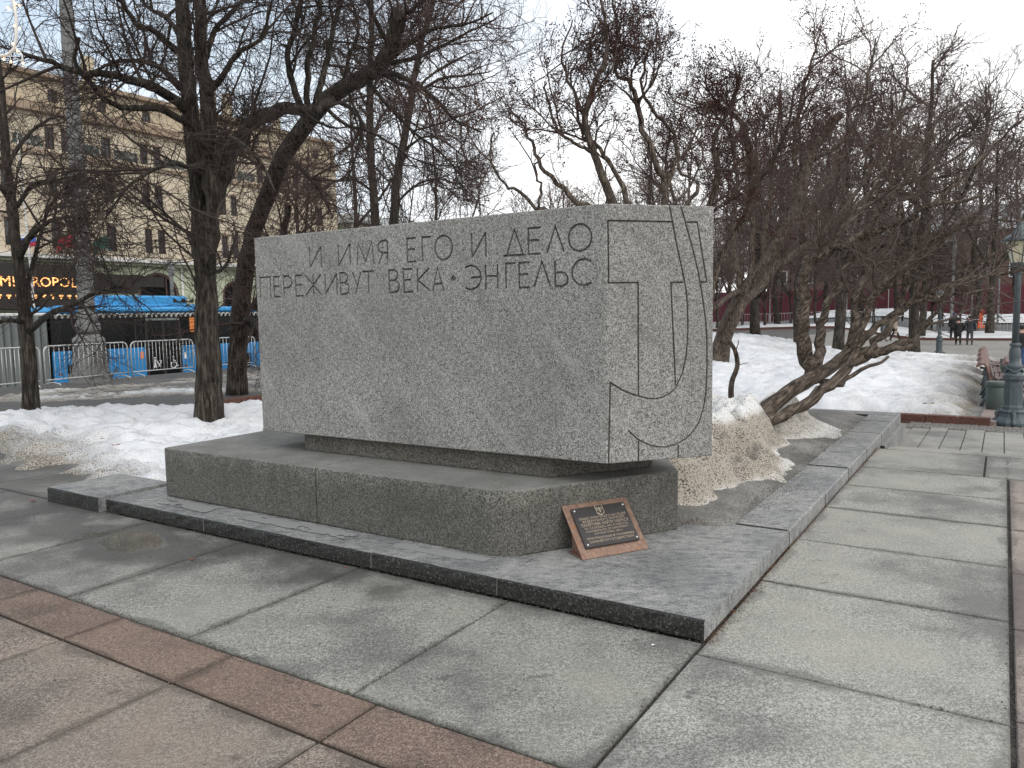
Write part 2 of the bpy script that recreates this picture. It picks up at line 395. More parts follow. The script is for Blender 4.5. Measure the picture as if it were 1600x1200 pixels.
def snow_mat(name, speck=0.55, specksize=70, dots=False, tint=(0.42, 0.36, 0.28), base=(0.74, 0.75, 0.77), grey=(0.34, 0.33, 0.31)):
    b = NB(name)
    d = b.attr('dirt')
    s1 = b.noise(specksize, 2, 0.7); s2 = b.noise(3.0, 5, 0.6)
    c = b.mix(b.ramp(b.math('ADD', d, b.math('MULTIPLY', b.math('SUBTRACT', s2, 0.5), 0.55)), [(0.08, 0.0), (0.75, 0.95)]), base, grey)
    c = b.mix(b.ramp(b.math('MULTIPLY', d, b.noise(6, 4, 0.6)), [(0.2, 0.0), (0.45, 0.55)]), c, tint)
    thr = b.math('ADD', s1, b.math('MULTIPLY', d, 0.2))
    c = b.mix(b.ramp(thr, [(0.60 + (0.55 - speck) * 0.2, 0.0), (0.66 + (0.55 - speck) * 0.2, 0.85)]), c, (0.05, 0.042, 0.034))
    if dots:
        dv = b.voro(52); dd = b.math('ADD', dv, b.math('MULTIPLY', b.math('SUBTRACT', b.noise(5.5, 4, 0.6), 0.5), -0.55))
        dd = b.math('SUBTRACT', dd, b.math('MULTIPLY', d, 0.14))
        c = b.mix(b.ramp(dd, [(0.2, 0.92), (0.28, 0.0)]), c, (0.04, 0.034, 0.027))
        dv = b.voro(110); dd = b.math('SUBTRACT', dv, b.math('MULTIPLY', d, 0.16))
        c = b.mix(b.ramp(dd, [(0.16, 0.8), (0.28, 0.0)]), c, (0.085, 0.07, 0.055))
    b.bump(b.math('ADD', b.math('ADD', b.noise(28, 4, 0.7), b.math('MULTIPLY', b.noise(8, 4, 0.65), 2.5)), b.math('MULTIPLY', s1, 0.4)), 0.55, 0.03)
    return b.done(c, b.ramp(s2, [(0.3, 0.35), (0.7, 0.7)]), 0.35)
M_SNOW = snow_mat('old_snow', 0.35)
M_HEAP = snow_mat('dirty_snow', -0.4, 60, True, (0.32, 0.285, 0.23), (0.72, 0.72, 0.71), (0.42, 0.375, 0.31))
M_WATER = NB('slushy_ice_film'); M_WATER.bump(M_WATER.noise(60, 3), .15, .003); M_WATER = M_WATER.done((0.3, 0.305, 0.3), 0.18, 0.6)

def bark_mat(name, c0, c1, c2, sc=1.0, axis=None):
    b = NB(name)
    r_ = b.mapv(rot=tuple(Vector(axis).normalized().rotation_difference(Vector((0, 0, 1))).to_euler())) if axis else None
    v = b.mapv(scale=(26 * sc, 26 * sc, 3.2 * sc), vec=r_)
    f = b.noise(1.0, 5, 0.68, v); g = b.noise(3.5, 3, 0.6)
    c = b.ramp(f, [(0.34, c0), (0.5, c1), (0.68, c2)])
    c = b.mix(b.ramp(g, [(0.5, 0.0), (0.75, 0.5)]), c, tuple(0.8 * x + 0.01 for x in c2))
    b.bump(f, 0.9, 0.03)
    return b.done(c, 0.85, 0.2)
M_BARK = bark_mat('dark_fissured_bark', (0.006, 0.005, 0.004), (0.03, 0.025, 0.02), (0.12, 0.103, 0.085))
M_BARK2 = bark_mat('grey_brown_bark', (0.012, 0.009, 0.007), (0.065, 0.05, 0.04), (0.22, 0.18, 0.145), 1.5)
M_BARKL = bark_mat('twisted_grey_brown_bark', (0.014, 0.011, 0.009), (0.075, 0.058, 0.046), (0.24, 0.195, 0.155), 1.3, (0.75, 0.45, 0.5))
M_TWIG = plain('dark_twig_bark', (0.045, 0.033, 0.028), 0.75, 0.5, 2.0, 0.25)
M_TWIGR = plain('reddish_twig_bark', (0.08, 0.053, 0.045), 0.75, 0.5, 2.0, 0.25)
M_TWIGP = plain('pale_sprout_bark', (0.16, 0.125, 0.1), 0.7, 0.4, 3.0, 0.3)
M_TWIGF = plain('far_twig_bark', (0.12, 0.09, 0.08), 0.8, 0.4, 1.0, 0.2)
M_SEED = plain('dry_seed_husk', (0.062, 0.025, 0.018), 0.8, 0.5, 20.0, 0.2)

# ------------------------------------------------------------------ terrain height
def G(a, b):
    a = np.asarray(a, float); b = np.asarray(b, float)
    left = -0.05 - 0.2 * ss((b - 10) / 11) - 1.15 * ss((b - 22.3) / 6)
    low = -0.36 - 0.02 * np.clip(a - 8, 0, 30)
    wr = ss((10.5 - b) / 7)
    m = np.where(b < 0.4, ss((a - 6.04) / 0.1), wr * ss((a - 8.45) / 0.25))
    z = (1 - m) * left + m * low
    z = np.where(b < 0.4, (1 - m) * (-0.06) + m * low, z)
    return z + 1.4 * ss((a - 84) / 40) * ss((26 - b) / 8)
def Gf(a, b): return float(G(a, b))
def axis(lo, hi, near, fine=0.5, grow=1.18):
    """values from lo to hi, fine inside the near interval, coarser outward"""
    v = list(np.arange(near[0], near[1] + 1e-6, fine)); s = fine
    while v[-1] < hi: s *= grow; v.append(v[-1] + s)
    s = fine
    while v[0] > lo: s *= grow; v.insert(0, v[0] - s)
    return v
ga = sorted(set(axis(-300, 900, (-6, 40), 0.6)) | {6.03, 6.09, 6.15, 8.44, 8.57, 8.71})
gb = sorted(set(axis(-500, 500, (-8, 32), 0.6)) | {0.39, 0.41, 22.3})
GA, GB = np.meshgrid(np.array(ga), np.array(gb), indexing='ij')
def ab_world(A_, B_): return OR.x + AV.x * A_ + BV.x * B_, OR.y + AV.y * A_ + BV.y * B_
X, Y = ab_world(GA, GB)
gz = G(GA, GB)
gz = np.where((GA > -8) & (GA < 6.1) & (GB > -9) & (GB < 9), np.minimum(gz, -0.07), gz)
tag(link('ground', grid_mesh('ground', X, Y, gz, True), M_DIRT), kind='structure')

def sheet(name, a0, a1, b0, b1, dz, mat, step=0.8, kind='structure', parent=None):
    A_, B_ = np.meshgrid(np.linspace(a0, a1, max(2, int((a1 - a0) / step))), np.linspace(b0, b1, max(2, int((b1 - b0) / step))), indexing='ij')
    X, Y = ab_world(A_, B_)
    return tag(link(name, grid_mesh(name, X, Y, G(A_, B_) + dz, True), mat, parent), kind=kind)
sheet('park_path', 6.25, 59.5, -40, 9.0, 0.035, M_PATH, 0.9)
sheet('road', 76, 96, -60, 22, 0.05, M_ASPH, 1.5)
sheet('street', -60, 140, 28.6, 50, 0.03, M_ASPH, 1.5)
sheet('pavement', -60, 140, 50.2, 58.7, 0.14, M_PATH, 2.0)

# ------------------------------------------------------------------ paved plaza, slab by slab
RZ = -AZ                                             # local x runs along the step to the right, local y away
plaza = pydata('plaza', [W(-9, 9, -0.022), W(-9, -9, -0.022), W(6.1, -9, -0.022), W(6.1, 9, -0.022)], [(0, 1, 2, 3)])
plaza = tag(link('plaza', plaza, M_MORTAR), kind='structure')
_slabs = {}
def rough_slab(w, d, h, bev, seedless=False):
    """a stone slab with slightly worn edges, centred, top at z = 0"""
    return boxmesh((-w / 2, -d / 2, -h), (w / 2, d / 2, 0), bev)
def slab(name, a0, a1, b0, b1, z, mat, parent, gap=0.008, h=0.06, bev=0.005, tilt=0.0012):
    w, d = abs(b1 - b0) - gap, abs(a1 - a0) - gap
    key = (round(w, 3), round(d, 3), h, mat.name)
    if key not in _slabs:
        me = rough_slab(w, d, h, bev); me.materials.append(mat); _slabs[key] = me
    o = bpy.data.objects.new(name, _slabs[key]); COL.objects.link(o)
    o.parent = parent
    o.location = W((a0 + a1) / 2, (b0 + b1) / 2, z + random.uniform(-0.002, 0.002))
    o.rotation_euler = (random.uniform(-tilt, tilt), random.uniform(-tilt, tilt), RZ)
    return o
# grey row in front of the step
row_b = [-1.245 + 0, 0.0, 1.11, 2.24, 3.37, 4.48, 5.6, 6.72, 7.84, 8.9]
for i in range(1, len(row_b) - 1): slab('paving_slab', -1.25, -0.012, row_b[i], row_b[i + 1], 0, M_PAVE, plaza)
for i in range(5, len(row_b) - 1): slab('paving_slab', 0.0, 1.2, row_b[i] + 0.33 + 0.15, row_b[i + 1] + 0.33 + 0.15, 0, M_PAVE, plaza)
# narrow reddish band and the larger pinkish slabs before it
jb = [-0.86, 0.05, 0.96, 1.87, 2.78, 3.67, 4.58, 5.49, 6.4, 7.31, 8.2]
for i in range(len(jb) - 1):
    if jb[i + 1] > 0.03: slab('paving_slab', -1.575, -1.255, max(jb[i], 0.0), jb[i + 1], 0, M_RED, plaza)
for r, (p0, p1) in enumerate([(-2.9, -1.58), (-4.2, -2.905), (-5.5, -4.205)]):
    for i in range(len(jb) - 1):
        slab('paving_slab', p0, p1, jb[i] + 0.0, jb[i + 1] + 0.0, 0, M_PINK, plaza)
# grey column beside the planter kerb
col_a = [-2.45, -1.3, -0.15, 1.0, 1.95, 2.96, 3.86, 4.78]
for i in range(len(col_a) - 1): slab('paving_slab', col_a[i], col_a[i + 1], -1.248, -0.006, 0, M_PAVE_R, plaza, gap=0.012)
slab('paving_slab', 4.785, 5.96, -1.06, -0.006, 0, M_PAVE_R, plaza, gap=0.01)
for k in range(4): slab('paving_slab', 4.785, 5.96, -1.06 - 1.24 * (k + 1), -1.065 - 1.24 * k, 0, M_PAVE_R, plaza, gap=0.01)
slab('paving_slab', 5.965, 6.22, -1.9, -0.1, 0.0, M_PAVE_R, plaza, gap=0.012, h=0.12)
for k in range(3): slab('paving_slab', 5.965, 6.22, -3.8 - 1.9 * k, -1.9 - 1.9 * k, 0.0, M_PAVE_R, plaza, gap=0.012, h=0.12)
for k, a0 in enumerate([-2.3, -1.2, -0.1, 0.9, 1.85, 2.9, 3.8]):
    a1 = [-1.2, -0.1, 0.9, 1.85, 2.9, 3.8, 4.78][k]
    for j in range(3): slab('paving_slab', a0, a1, -1.255 - 1.1 * (j + 1), -1.255 - 1.1 * j, 0, M_PINK_R, plaza, gap=0.012)
for j in range(5): slab('paving_slab', -3.6, -2.46, -0.9 - 1.2 * j, 0.25 - 1.2 * j, 0, M_PINK_R, plaza) if j else None
# riser below the plaza edge
box_r = boxmesh((0.0, -0.05, -0.45), (7.0, 0.0, -0.122), 0.004, 'riser')
rs = link('plaza_riser', box_r, M_PAVE_R, plaza); rs.location = W(6.2, -0.08, 0); rs.rotation_euler = (0, 0, RZ)

# lower paving of small concrete pavers
lower = tag(link('lower_paving', pydata('lower', [W(6.24, 0.0, Gf(6.3, -1) + 0.055), W(6.24, -6, Gf(6.3, -1) + 0.055), W(11.0, -6, Gf(11, -1) + 0.055), W(11.0, 0.0, Gf(11, -1) + 0.055)], [(0, 1, 2, 3)]), M_MORTAR), kind='structure')
tw = boxmesh((-0.118, -0.168, -0.05), (0.118, 0.168, 0), 0.006, 'paver'); tw.materials.append(M_TILE)
for i in range(16):
    for j in range(11):
        b0 = -0.13 - 0.245 * i; a0 = 6.5 + 0.345 * j + (0.17 if i % 2 else 0)
        if a0 > 10.15: continue
        o = bpy.data.objects.new('paver', tw); COL.objects.link(o); o.parent = lower
        o.location = W(a0, b0, Gf(a0, -1) + 0.068 + random.uniform(-.002, .002)); o.rotation_euler = (random.uniform(-.006, .006), random.uniform(-.006, .006), RZ)
cob = boxmesh((-0.05, -0.05, -0.04), (0.05, 0.05, 0), 0.012, 'cobble'); cob.materials.append(plain('dark_cobble_stone', (0.16, 0.15, 0.135), 0.8, 0.35, 14))
for i in range(26):
    for j in range(7):
        a0 = 10.36 + 0.108 * j
        o = bpy.data.objects.new('cobble', cob); COL.objects.link(o); o.parent = lower
        o.location = W(a0 + random.uniform(-.008, .008), 0.06 - 0.112 * i - (0.05 if j % 2 else 0), Gf(a0, -1) + 0.066 + random.uniform(-.005, .004)); o.rotation_euler = (0, 0, RZ + random.uniform(-.12, .12))

# ------------------------------------------------------------------ the stone step and the planter kerb
ST = 0.105
step = empty('stone_step', W(0, 0, 0), RZ, 'low dark granite step under the inscribed monument, with a broken front edge', 'step')
def block(name, x0, x1, y0, y1, z0, z1, mat, parent, bev=0.008, chips=0.0, seg=0.09):
    """a long stone with an uneven, chipped upper front edge (local x right, y away)"""
    n = max(2, int((x1 - x0) / seg)) if chips else 1
    bm = bmesh.new(); rows = []
    for i in range(n + 1):
        x = x0 + (x1 - x0) * i / n
        c = chips * (0.35 + random.random()) if chips else bev
        q = chips * random.uniform(-0.6, 0.6) if chips else 0
        prof = [(y0 + q * .3, z0), (y0 + q, (z0 + z1) / 2 + q), (y0 + (c * .25 if chips else 0), z1 - c), (y0 + c * 1.1, z1), (y1 - bev, z1), (y1, z1 - bev), (y1, z0)]
        rows.append([bm.verts.new((x, p, z)) for p, z in prof])
    for i in range(n):
        for k in range(7):
            bm.faces.new((rows[i][k], rows[i + 1][k], rows[i + 1][(k + 1) % 7], rows[i][(k + 1) % 7]))
    bm.faces.new(rows[0]); bm.faces.new(rows[-1][::-1])
    return link(name, mesh_of(bm, name), mat, parent)
# corner slab reaches under the plaque
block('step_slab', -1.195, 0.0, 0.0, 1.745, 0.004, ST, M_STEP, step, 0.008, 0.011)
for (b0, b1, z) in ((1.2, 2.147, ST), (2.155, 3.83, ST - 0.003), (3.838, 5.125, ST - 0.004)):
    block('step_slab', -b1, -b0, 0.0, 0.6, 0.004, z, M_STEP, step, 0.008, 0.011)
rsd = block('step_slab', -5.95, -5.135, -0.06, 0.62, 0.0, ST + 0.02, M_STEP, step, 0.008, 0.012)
rsd['label'] = 'raised end slab of the step, standing proud of its neighbour'
kerb = empty('planter_kerb', W(0, 0, 0), RZ, 'long pale stone kerb running back to the right round the planting bed', 'kerb')
ka = [1.753, 3.0, 4.12, 5.25, 6.4, 7.45, 8.09]
for i in range(len(ka) - 1):
    bm = bmesh.new(); box(bm, (-0.37, ka[i] + 0.003, -0.36), (0.0, ka[i + 1] - 0.003, ST + random.uniform(-.004, .004)), 0.01)
    link('kerb_stone', mesh_of(bm), M_STEP, kerb)
for i in range(6):                      # back wall of the bed
    bm = bmesh.new(); box(bm, (-0.0 - 1.2 * (i + 1) + 0.003, 8.096, -0.5), (0.0 - 1.2 * i - 0.003, 8.46, ST - 0.002 * i), 0.01)
    link('kerb_stone', mesh_of(bm), M_STEP, kerb)
bm = bmesh.new(); box(bm, (0.0, 6.3, -0.5), (0.05, 8.3, ST - 0.13), 0.004)
link('facing_slab', mesh_of(bm), M_STEP, kerb)

# planting bed: gritty soil, with a heap of dirty snow
A_, B_ = np.meshgrid(np.arange(1.0, 8.12, 0.035), np.arange(0.08, 5.2, 0.035), indexing='ij')
X, Y = ab_world(A_, B_)
edge = 0.33 + 0.16 * (fbm(A_ * 1.3, B_ * 0, 3, 4) - 0.2)
sz = 0.07 + 0.05 * (fbm(A_ * 2.2, B_ * 2.2, 5, 2) - 0.35) + 0.055 * ss((B_ - 0.34) / 0.5) + 0.05 * ss((4.6 - A_) / 2) * ss((B_ - .3) / .25)
sz = np.where(B_ < 0.37 + 0.0 * A_, np.minimum(sz, ST - 0.012 + 0.05 * (fbm(A_ * 2.6, B_ * 5, 4, 77) - 0.42) + 0.13 * (B_ - 0.3)), sz)
sz -= 0.4 * ss((1.62 - A_ - 0.25 * (B_ - 0.5) + 0.25 * (fbm(A_ * 2, B_ * 2, 3, 71) - .5)) / 0.12)
tag(link('planting_bed_soil', grid_mesh('soil', X, Y, sz, True), M_SOIL), kind='structure')
A_, B_ = np.meshgrid(np.arange(1.5, 8.1, 0.03), np.arange(0.36, 5.4, 0.035), indexing='ij')
X, Y = ab_world(A_, B_)
def gau(a0, b0, sa, sb): return np.exp(-((A_ - a0) / sa) ** 2 - ((B_ - b0) / sb) ** 2)
lump = fbm(A_ * 1.7, B_ * 1.7, 5, 8, 0.55)
fr = 0.42 + 0.5 * (fbm(A_ * 1.5, B_ * 1.5, 4, 90) - 0.5) + 0.10 * ss((A_ - 3.4) / 1.2)
hz = 0.52 * ss((B_ - fr) / 0.62) * ss((A_ - 1.55) / 0.5) * ss((5.35 - A_) / 0.7) + 0.46 * gau(6.15, 1.15, 0.85, 0.42) + 0.34 * ss((B_ - 1.3) / .7) * ss((7.6 - A_) / 1.0) * ss((A_ - 4) / 1)
hz = hz * (0.68 + 0.6 * lump) - 0.16 * np.abs(2 * fbm(A_ * 1.9, B_ * 1.9, 3, 63) - 1) * 2 * ss((hz - .1) / .25) + 0.06 * ss((hz - .1) / .25) + 0.32 * (fbm(A_ * 4.0, B_ * 4.0, 4, 21) - 0.5) * ss((hz - .08) / 0.3) + 0.08 * (fbm(A_ * 11, B_ * 11, 3, 5) - .5) * ss((hz - .04) / .2)
hz = hz - 0.05
dirt = np.clip(0.95 - 0.75 * ss((hz - 0.36) / 0.12) - 0.55 * ss((0.12 - hz) / 0.1) + 0.9 * (fbm(A_ * 1.3, B_ * 1.3, 3, 31) - 0.5), 0, 1)
dirt = np.where(A_ > 5.0, dirt * 0.55, dirt)
dirt = np.clip(dirt, 0, 1)
tag(link('snow_heap', grid_mesh('heap', X, Y, np.maximum(hz, -0.15) + 0.1, True, keep=(np.maximum(np.maximum(hz[:-1, :-1], hz[1:, :-1]), np.maximum(hz[:-1, 1:], hz[1:, 1:])) > -0.12), attr=dirt), M_HEAP), kind='stuff')

# ------------------------------------------------------------------ snow lawns
def snow_sheet(name, a0, a1, b0, b1, st, hfun, dfun, mat):
    A_, B_ = np.meshgrid(np.arange(a0, a1, st), np.arange(b0, b1, st), indexing='ij')
    h = hfun(A_, B_); X, Y = ab_world(A_, B_)
    hm = np.maximum(np.maximum(h[:-1, :-1], h[1:, :-1]), np.maximum(h[:-1, 1:], h[1:, 1:]))
    return tag(link(name, grid_mesh(name, X, Y, G(A_, B_) + h, True, keep=hm > -0.02, attr=np.clip(dfun(A_, B_, h), 0, 1)), mat), kind='stuff')
def scallop(A_, B_, f, s): return 1 - np.abs(2 * fbm(A_ * f, B_ * f, 3, s) - 1) * 2
def h_left(A_, B_):
    e = np.minimum(np.minimum(ss((B_ - 5.0) / 0.7), ss((20.8 - B_) / 1.2)), ss((A_ + 0.1 - 0.15 * (B_ - 5) + 1.0 * (fbm(A_ * .9, B_ * .9, 3, 6) - .4)) / 0.9))
    e = np.where((B_ < 5.5) & (A_ < 0.75), e * ss((A_ - 0.35) / .5), e)
    Yw = OR.y + AV.y * A_ + BV.y * B_
    band = np.exp(-((Yw - 15.4) / 1.5) ** 2) * (0.45 + 0.9 * fbm(A_ * .5, B_ * .5, 3, 44))       # melted strip
    big = 0.26 * fbm(A_ * .75, B_ * .75, 5, 1, .55) - 0.04
    far = ss((Yw - 16) / 3)
    return (big * (1 - .55 * far) - 0.55 * band - 0.05 * far * (1 + fbm(A_ * .6, B_ * .6, 3, 91)) + 0.13 * scallop(A_, B_, 1.5, 9) * (1 - .5 * far) + 0.085 * scallop(A_, B_, 3.4, 12) * (1 - .4 * far) + 0.03 * scallop(A_, B_, 8, 14)) * e - 0.06 * (1 - e) - 0.05
snow_sheet('snow_lawn', -1.5, 24, 4.8, 21.0, 0.06, h_left,
           lambda A_, B_, h: 0.8 * ss((0.09 - h) / 0.12) + 0.8 * ss((1.9 - A_ + (B_ - 8) * 0.15) / 1.3) * ss((B_ - 5.6) / 1.0) + 0.9 * (fbm(A_ * .8, B_ * .8, 4, 15) - .47) + 0.35 * ss((OR.y + AV.y * A_ + BV.y * B_ - 14) / 3), M_SNOW)
def h_right(A_, B_):
    wob = 0.45 * (fbm(A_ * .8, B_ * .8, 3, 6) - .4)
    e = np.minimum(np.minimum(ss((A_ - 11.2) / 0.5), ss((38.2 - A_) / 3)), ss((B_ + 0.95 + wob * .6 + 0.012 * (A_ - 11)) / 0.9))
    return (0.11 + 0.17 * ss((B_ + 0.4) / 3.0) * ss((A_ - 11) / 4) + 0.22 * (fbm(A_ * .5, B_ * .5, 4, 3) - .4) + 0.12 * scallop(A_, B_, 1.4, 19) + 0.08 * scallop(A_, B_, 3.2, 22) + 0.03 * scallop(A_, B_, 7, 24)) * e - 0.05 * (1 - e)
snow_sheet('snow_lawn', 11.12, 38.5, -1.2, 15, 0.09, h_right,
           lambda A_, B_, h: 0.8 * ss((0.16 - h) / 0.16) + 0.28 * ss((A_ - 14) / 8) * fbm(A_ * .3, B_ * .3, 3, 40) + 0.5 * (fbm(A_ * .7, B_ * .7, 4, 25) - .5) + 0.5 * ss((1.2 - B_) / 1.8), M_SNOW)
snow_sheet('snow_lawn', 8.5, 16, 3.0, 9.5, 0.09, lambda A_, B_: (0.33 + 0.2 * (fbm(A_ * .6, B_ * .6, 4, 33) - .5) + 0.05 * scallop(A_, B_, 3, 3)) * ss((A_ - 8.5) / .4) * ss((9.5 - B_) / 1.0) * ss((B_ - 2.5) / 2) - .03, lambda A_, B_, h: 0.3 * fbm(A_, B_, 3, 2), M_SNOW)
snow_sheet('snow_strip', 60.3, 75.5, -40, 20, 0.35, lambda A_, B_: (0.12 + 0.4 * (fbm(A_ * .35, B_ * .35, 4, 13) - .35)) * ss((A_ - 60) / 1), lambda A_, B_, h: 0.45 * fbm(A_ * .3, B_ * .3, 4, 2), M_SNOW)
snow_sheet('snow_strip', 96.5, 108, -60, 20, 0.6, lambda A_, B_: 0.15 + 1.1 * (fbm(A_ * .22, B_ * .22, 4, 17) - .25) * ss((A_ - 96) / 3), lambda A_, B_, h: 0.4 * fbm(A_ * .3, B_ * .3, 4, 5), M_SNOW)

# red granite kerbs
M_REDK = granite('red_granite', (0.03, 0.012, 0.009), (0.09, 0.036, 0.027), (0.2, 0.095, 0.072), 60, 0.4, 0.4, 0.6)
def kerb_run(name, label, pts, w, h, dz, mat, n, cat='kerb', group=None):
    """kerb stones laid end to end along points given as (a, b)"""
    r = empty(name, W(pts[0][0], pts[0][1], Gf(*pts[0]) + dz), 0, label, cat, group)
    d = [0]
    for p, q in zip(pts, pts[1:]): d.append(d[-1] + math.dist(p, q))
    def P(t):
        for i in range(len(pts) - 1):
            if t <= d[i + 1] + 1e-9:
                f = (t - d[i]) / (d[i + 1] - d[i]); return (pts[i][0] + (pts[i + 1][0] - pts[i][0]) * f, pts[i][1] + (pts[i + 1][1] - pts[i][1]) * f)
        return pts[-1]
    for k in range(n):
        p, q = P(d[-1] * k / n), P(d[-1] * (k + 1) / n)
        wp, wq = W(*p, Gf(*p) + dz), W(*q, Gf(*q) + dz)
        L_ = (wq - wp).length; ang = math.atan2(wq.y - wp.y, wq.x - wp.x)
        o = link('kerb_block', boxmesh((0.004, -w / 2, -0.2), (L_ - 0.004, w / 2, h), 0.008), mat, r)
        o.location = wp - r.location; o.rotation_euler = (0, -math.asin((wq.z - wp.z) / L_), ang)
    return r
kerb_run('red_kerb', 'red granite kerb in front of the snowy lawn beside the ornate lamp post', [(11.1, 0.35), (11.1, -1.05)], 0.16, 0.17, 0.02, M_REDK, 3)
kerb_run('red_kerb', 'pinkish granite kerb along the bench side of the snowy lawn', [(11.2, -1.0), (24, -1.25), (37, -1.5)], 0.25, 0.1, 0.02, granite('pale_pink_granite', (0.12, 0.085, 0.075), (0.24, 0.185, 0.165), (0.36, 0.3, 0.28), 60, .2), 16)
kerb_run('red_kerb', 'thin red granite kerb edging the far snow strip beyond the path', [(60.0, 22), (60.0, -26)], 0.3, 0.16, 0.03, M_REDK, 24)
kerb_run('red_kerb', 'upper red granite kerb on the lawn left of the monument behind the thick tree', [(4.6, 10.35), (9.0, 10.35)], 0.16, 0.22, 0.0, M_REDK, 3)
kerb_run('red_kerb', 'lower red granite kerb half buried in snow left of the monument', [(4.3, 9.0), (8.0, 9.0)], 0.16, 0.15, 0.0, M_REDK, 3)
cpts = [(41 + 4.2 * math.sin(t) * 1.0, -6.2 - 4.4 * math.cos(t)) for t in np.linspace(math.pi * 0.5, math.pi * 1.9, 15)]
kerb_run('round_bed_kerb', 'low pinkish curved kerb round a snowy flower bed behind the benches', cpts, 0.4, 0.24, 0.03, MATS['pale_pink_granite'], 14)
A_, B_ = np.meshgrid(np.arange(37, 45.2, .16), np.arange(-10.5, -1.8, .16), indexing='ij')
rr = np.hypot(A_ - 41, B_ + 6.2)
X, Y = ab_world(A_, B_); hh = (0.22 + 0.15 * fbm(A_ * .8, B_ * .8, 3, 2)) * ss((4.1 - rr) / .8) - 0.02
tag(link('flower_bed_snow', grid_mesh('bed', X, Y, G(A_, B_) + hh, True, keep=(rr[:-1, :-1] < 4.1), attr=0.45 * fbm(A_, B_, 3, 7)), M_SNOW), kind='stuff')

# thin sheets of melt water lying on the step
def puddle(pts_c, seed, label, th=0.35):
    a0, a1, b0, b1 = pts_c
    A_, B_ = np.meshgrid(np.arange(a0, a1, .012), np.arange(b0, b1, .016), indexing='ij')
    u = (A_ - a0) / (a1 - a0); v = (B_ - b0) / (b1 - b0)
    f = fbm(A_ * 9, B_ * 3.6, 5, seed, .6) * np.minimum(1, 6 * np.minimum(np.minimum(u, 1 - u), np.minimum(v, 1 - v)))
    X, Y = ab_world(A_, B_)
    k = (f[:-1, :-1] > th) & (f[1:, 1:] > th) & (f[1:, :-1] > th) & (f[:-1, 1:] > th)
    me = grid_mesh('puddle', X, Y, A_ * 0 + ST + 0.002, True, keep=k)
    bm = bmesh.new(); bm.from_mesh(me); bmesh.ops.delete(bm, geom=[v for v in bm.verts if not v.link_faces], context='VERTS'); bm.to_mesh(me); bm.free()
    return tag(link('puddle', me, M_WATER), label, 'puddle')
puddle((0.11, 0.30, 2.3, 3.75), 51, 'long shallow puddle on the step in front of the pedestal', 0.31)
puddle((0.09, 0.31, 3.88, 4.75), 55, 'irregular puddle on the step by the far left pedestal corner', 0.31)
puddle((0.14, 0.31, 1.3, 2.25), 53, 'narrow puddle on the step near the pedestal rounded corner', 0.36)

# ------------------------------------------------------------------ the monument
mon = empty('monument', W(0, 0, ST), RZ, 'huge grey granite block with carved Cyrillic inscription and hammer and sickle', 'monument')
def ccw(p):
    s = sum(p[i][0] * p[(i + 1) % len(p)][1] - p[(i + 1) % len(p)][0] * p[i][1] for i in range(len(p)))
    return p if s > 0 else p[::-1]
# pedestal: two stones with a joint, rounded near corner
ZT = 0.517 - ST
def arc3(p0, pc, p1, n=5):
    return [((1 - t) ** 2 * p0[0] + 2 * t * (1 - t) * pc[0] + t * t * p1[0], (1 - t) ** 2 * p0[1] + 2 * t * (1 - t) * pc[1] + t * t * p1[1]) for t in [i / n for i in range(n + 1)]]
right = [(-2.966, 0.32)] + arc3((-1.50, 0.32), (-1.38, 0.325), (-1.285, 0.415)) + [(-0.66, 1.43), (-1.15, 2.3), (-2.966, 2.3)]
left = [(-4.765, 0.32), (-2.974, 0.32), (-2.974, 2.3), (-4.765, 2.3)]
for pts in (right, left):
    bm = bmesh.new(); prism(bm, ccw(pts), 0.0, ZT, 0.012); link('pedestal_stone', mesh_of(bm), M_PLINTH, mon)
ZS = 0.665 - ST
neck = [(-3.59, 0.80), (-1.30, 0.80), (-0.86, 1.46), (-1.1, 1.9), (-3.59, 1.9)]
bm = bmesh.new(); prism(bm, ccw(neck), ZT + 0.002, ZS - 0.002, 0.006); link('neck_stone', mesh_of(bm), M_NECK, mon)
# big block with the grooves cut out of it
PL, PC, PR = Vector((-3.967, 0.70)), Vector((-0.856, 0.722)), Vector((-0.376, 1.277))
HB = 2.235 - 0.665
d2 = (PR - PC).normalized(); n2 = Vector((-d2.y, d2.x))
blk = [tuple(PL), tuple(PC), tuple(PR), tuple(PR + n2 * 0.95), (-3.967, 2.02)]
bm = bmesh.new(); prism(bm, ccw(blk), ZS, ZS + HB, 0.0)
be = [e for e in bm.edges]
bmesh.ops.bevel(bm, geom=be, offset=0.006, segments=1, affect='EDGES')
block_me = mesh_of(bm, 'inscribed_block')

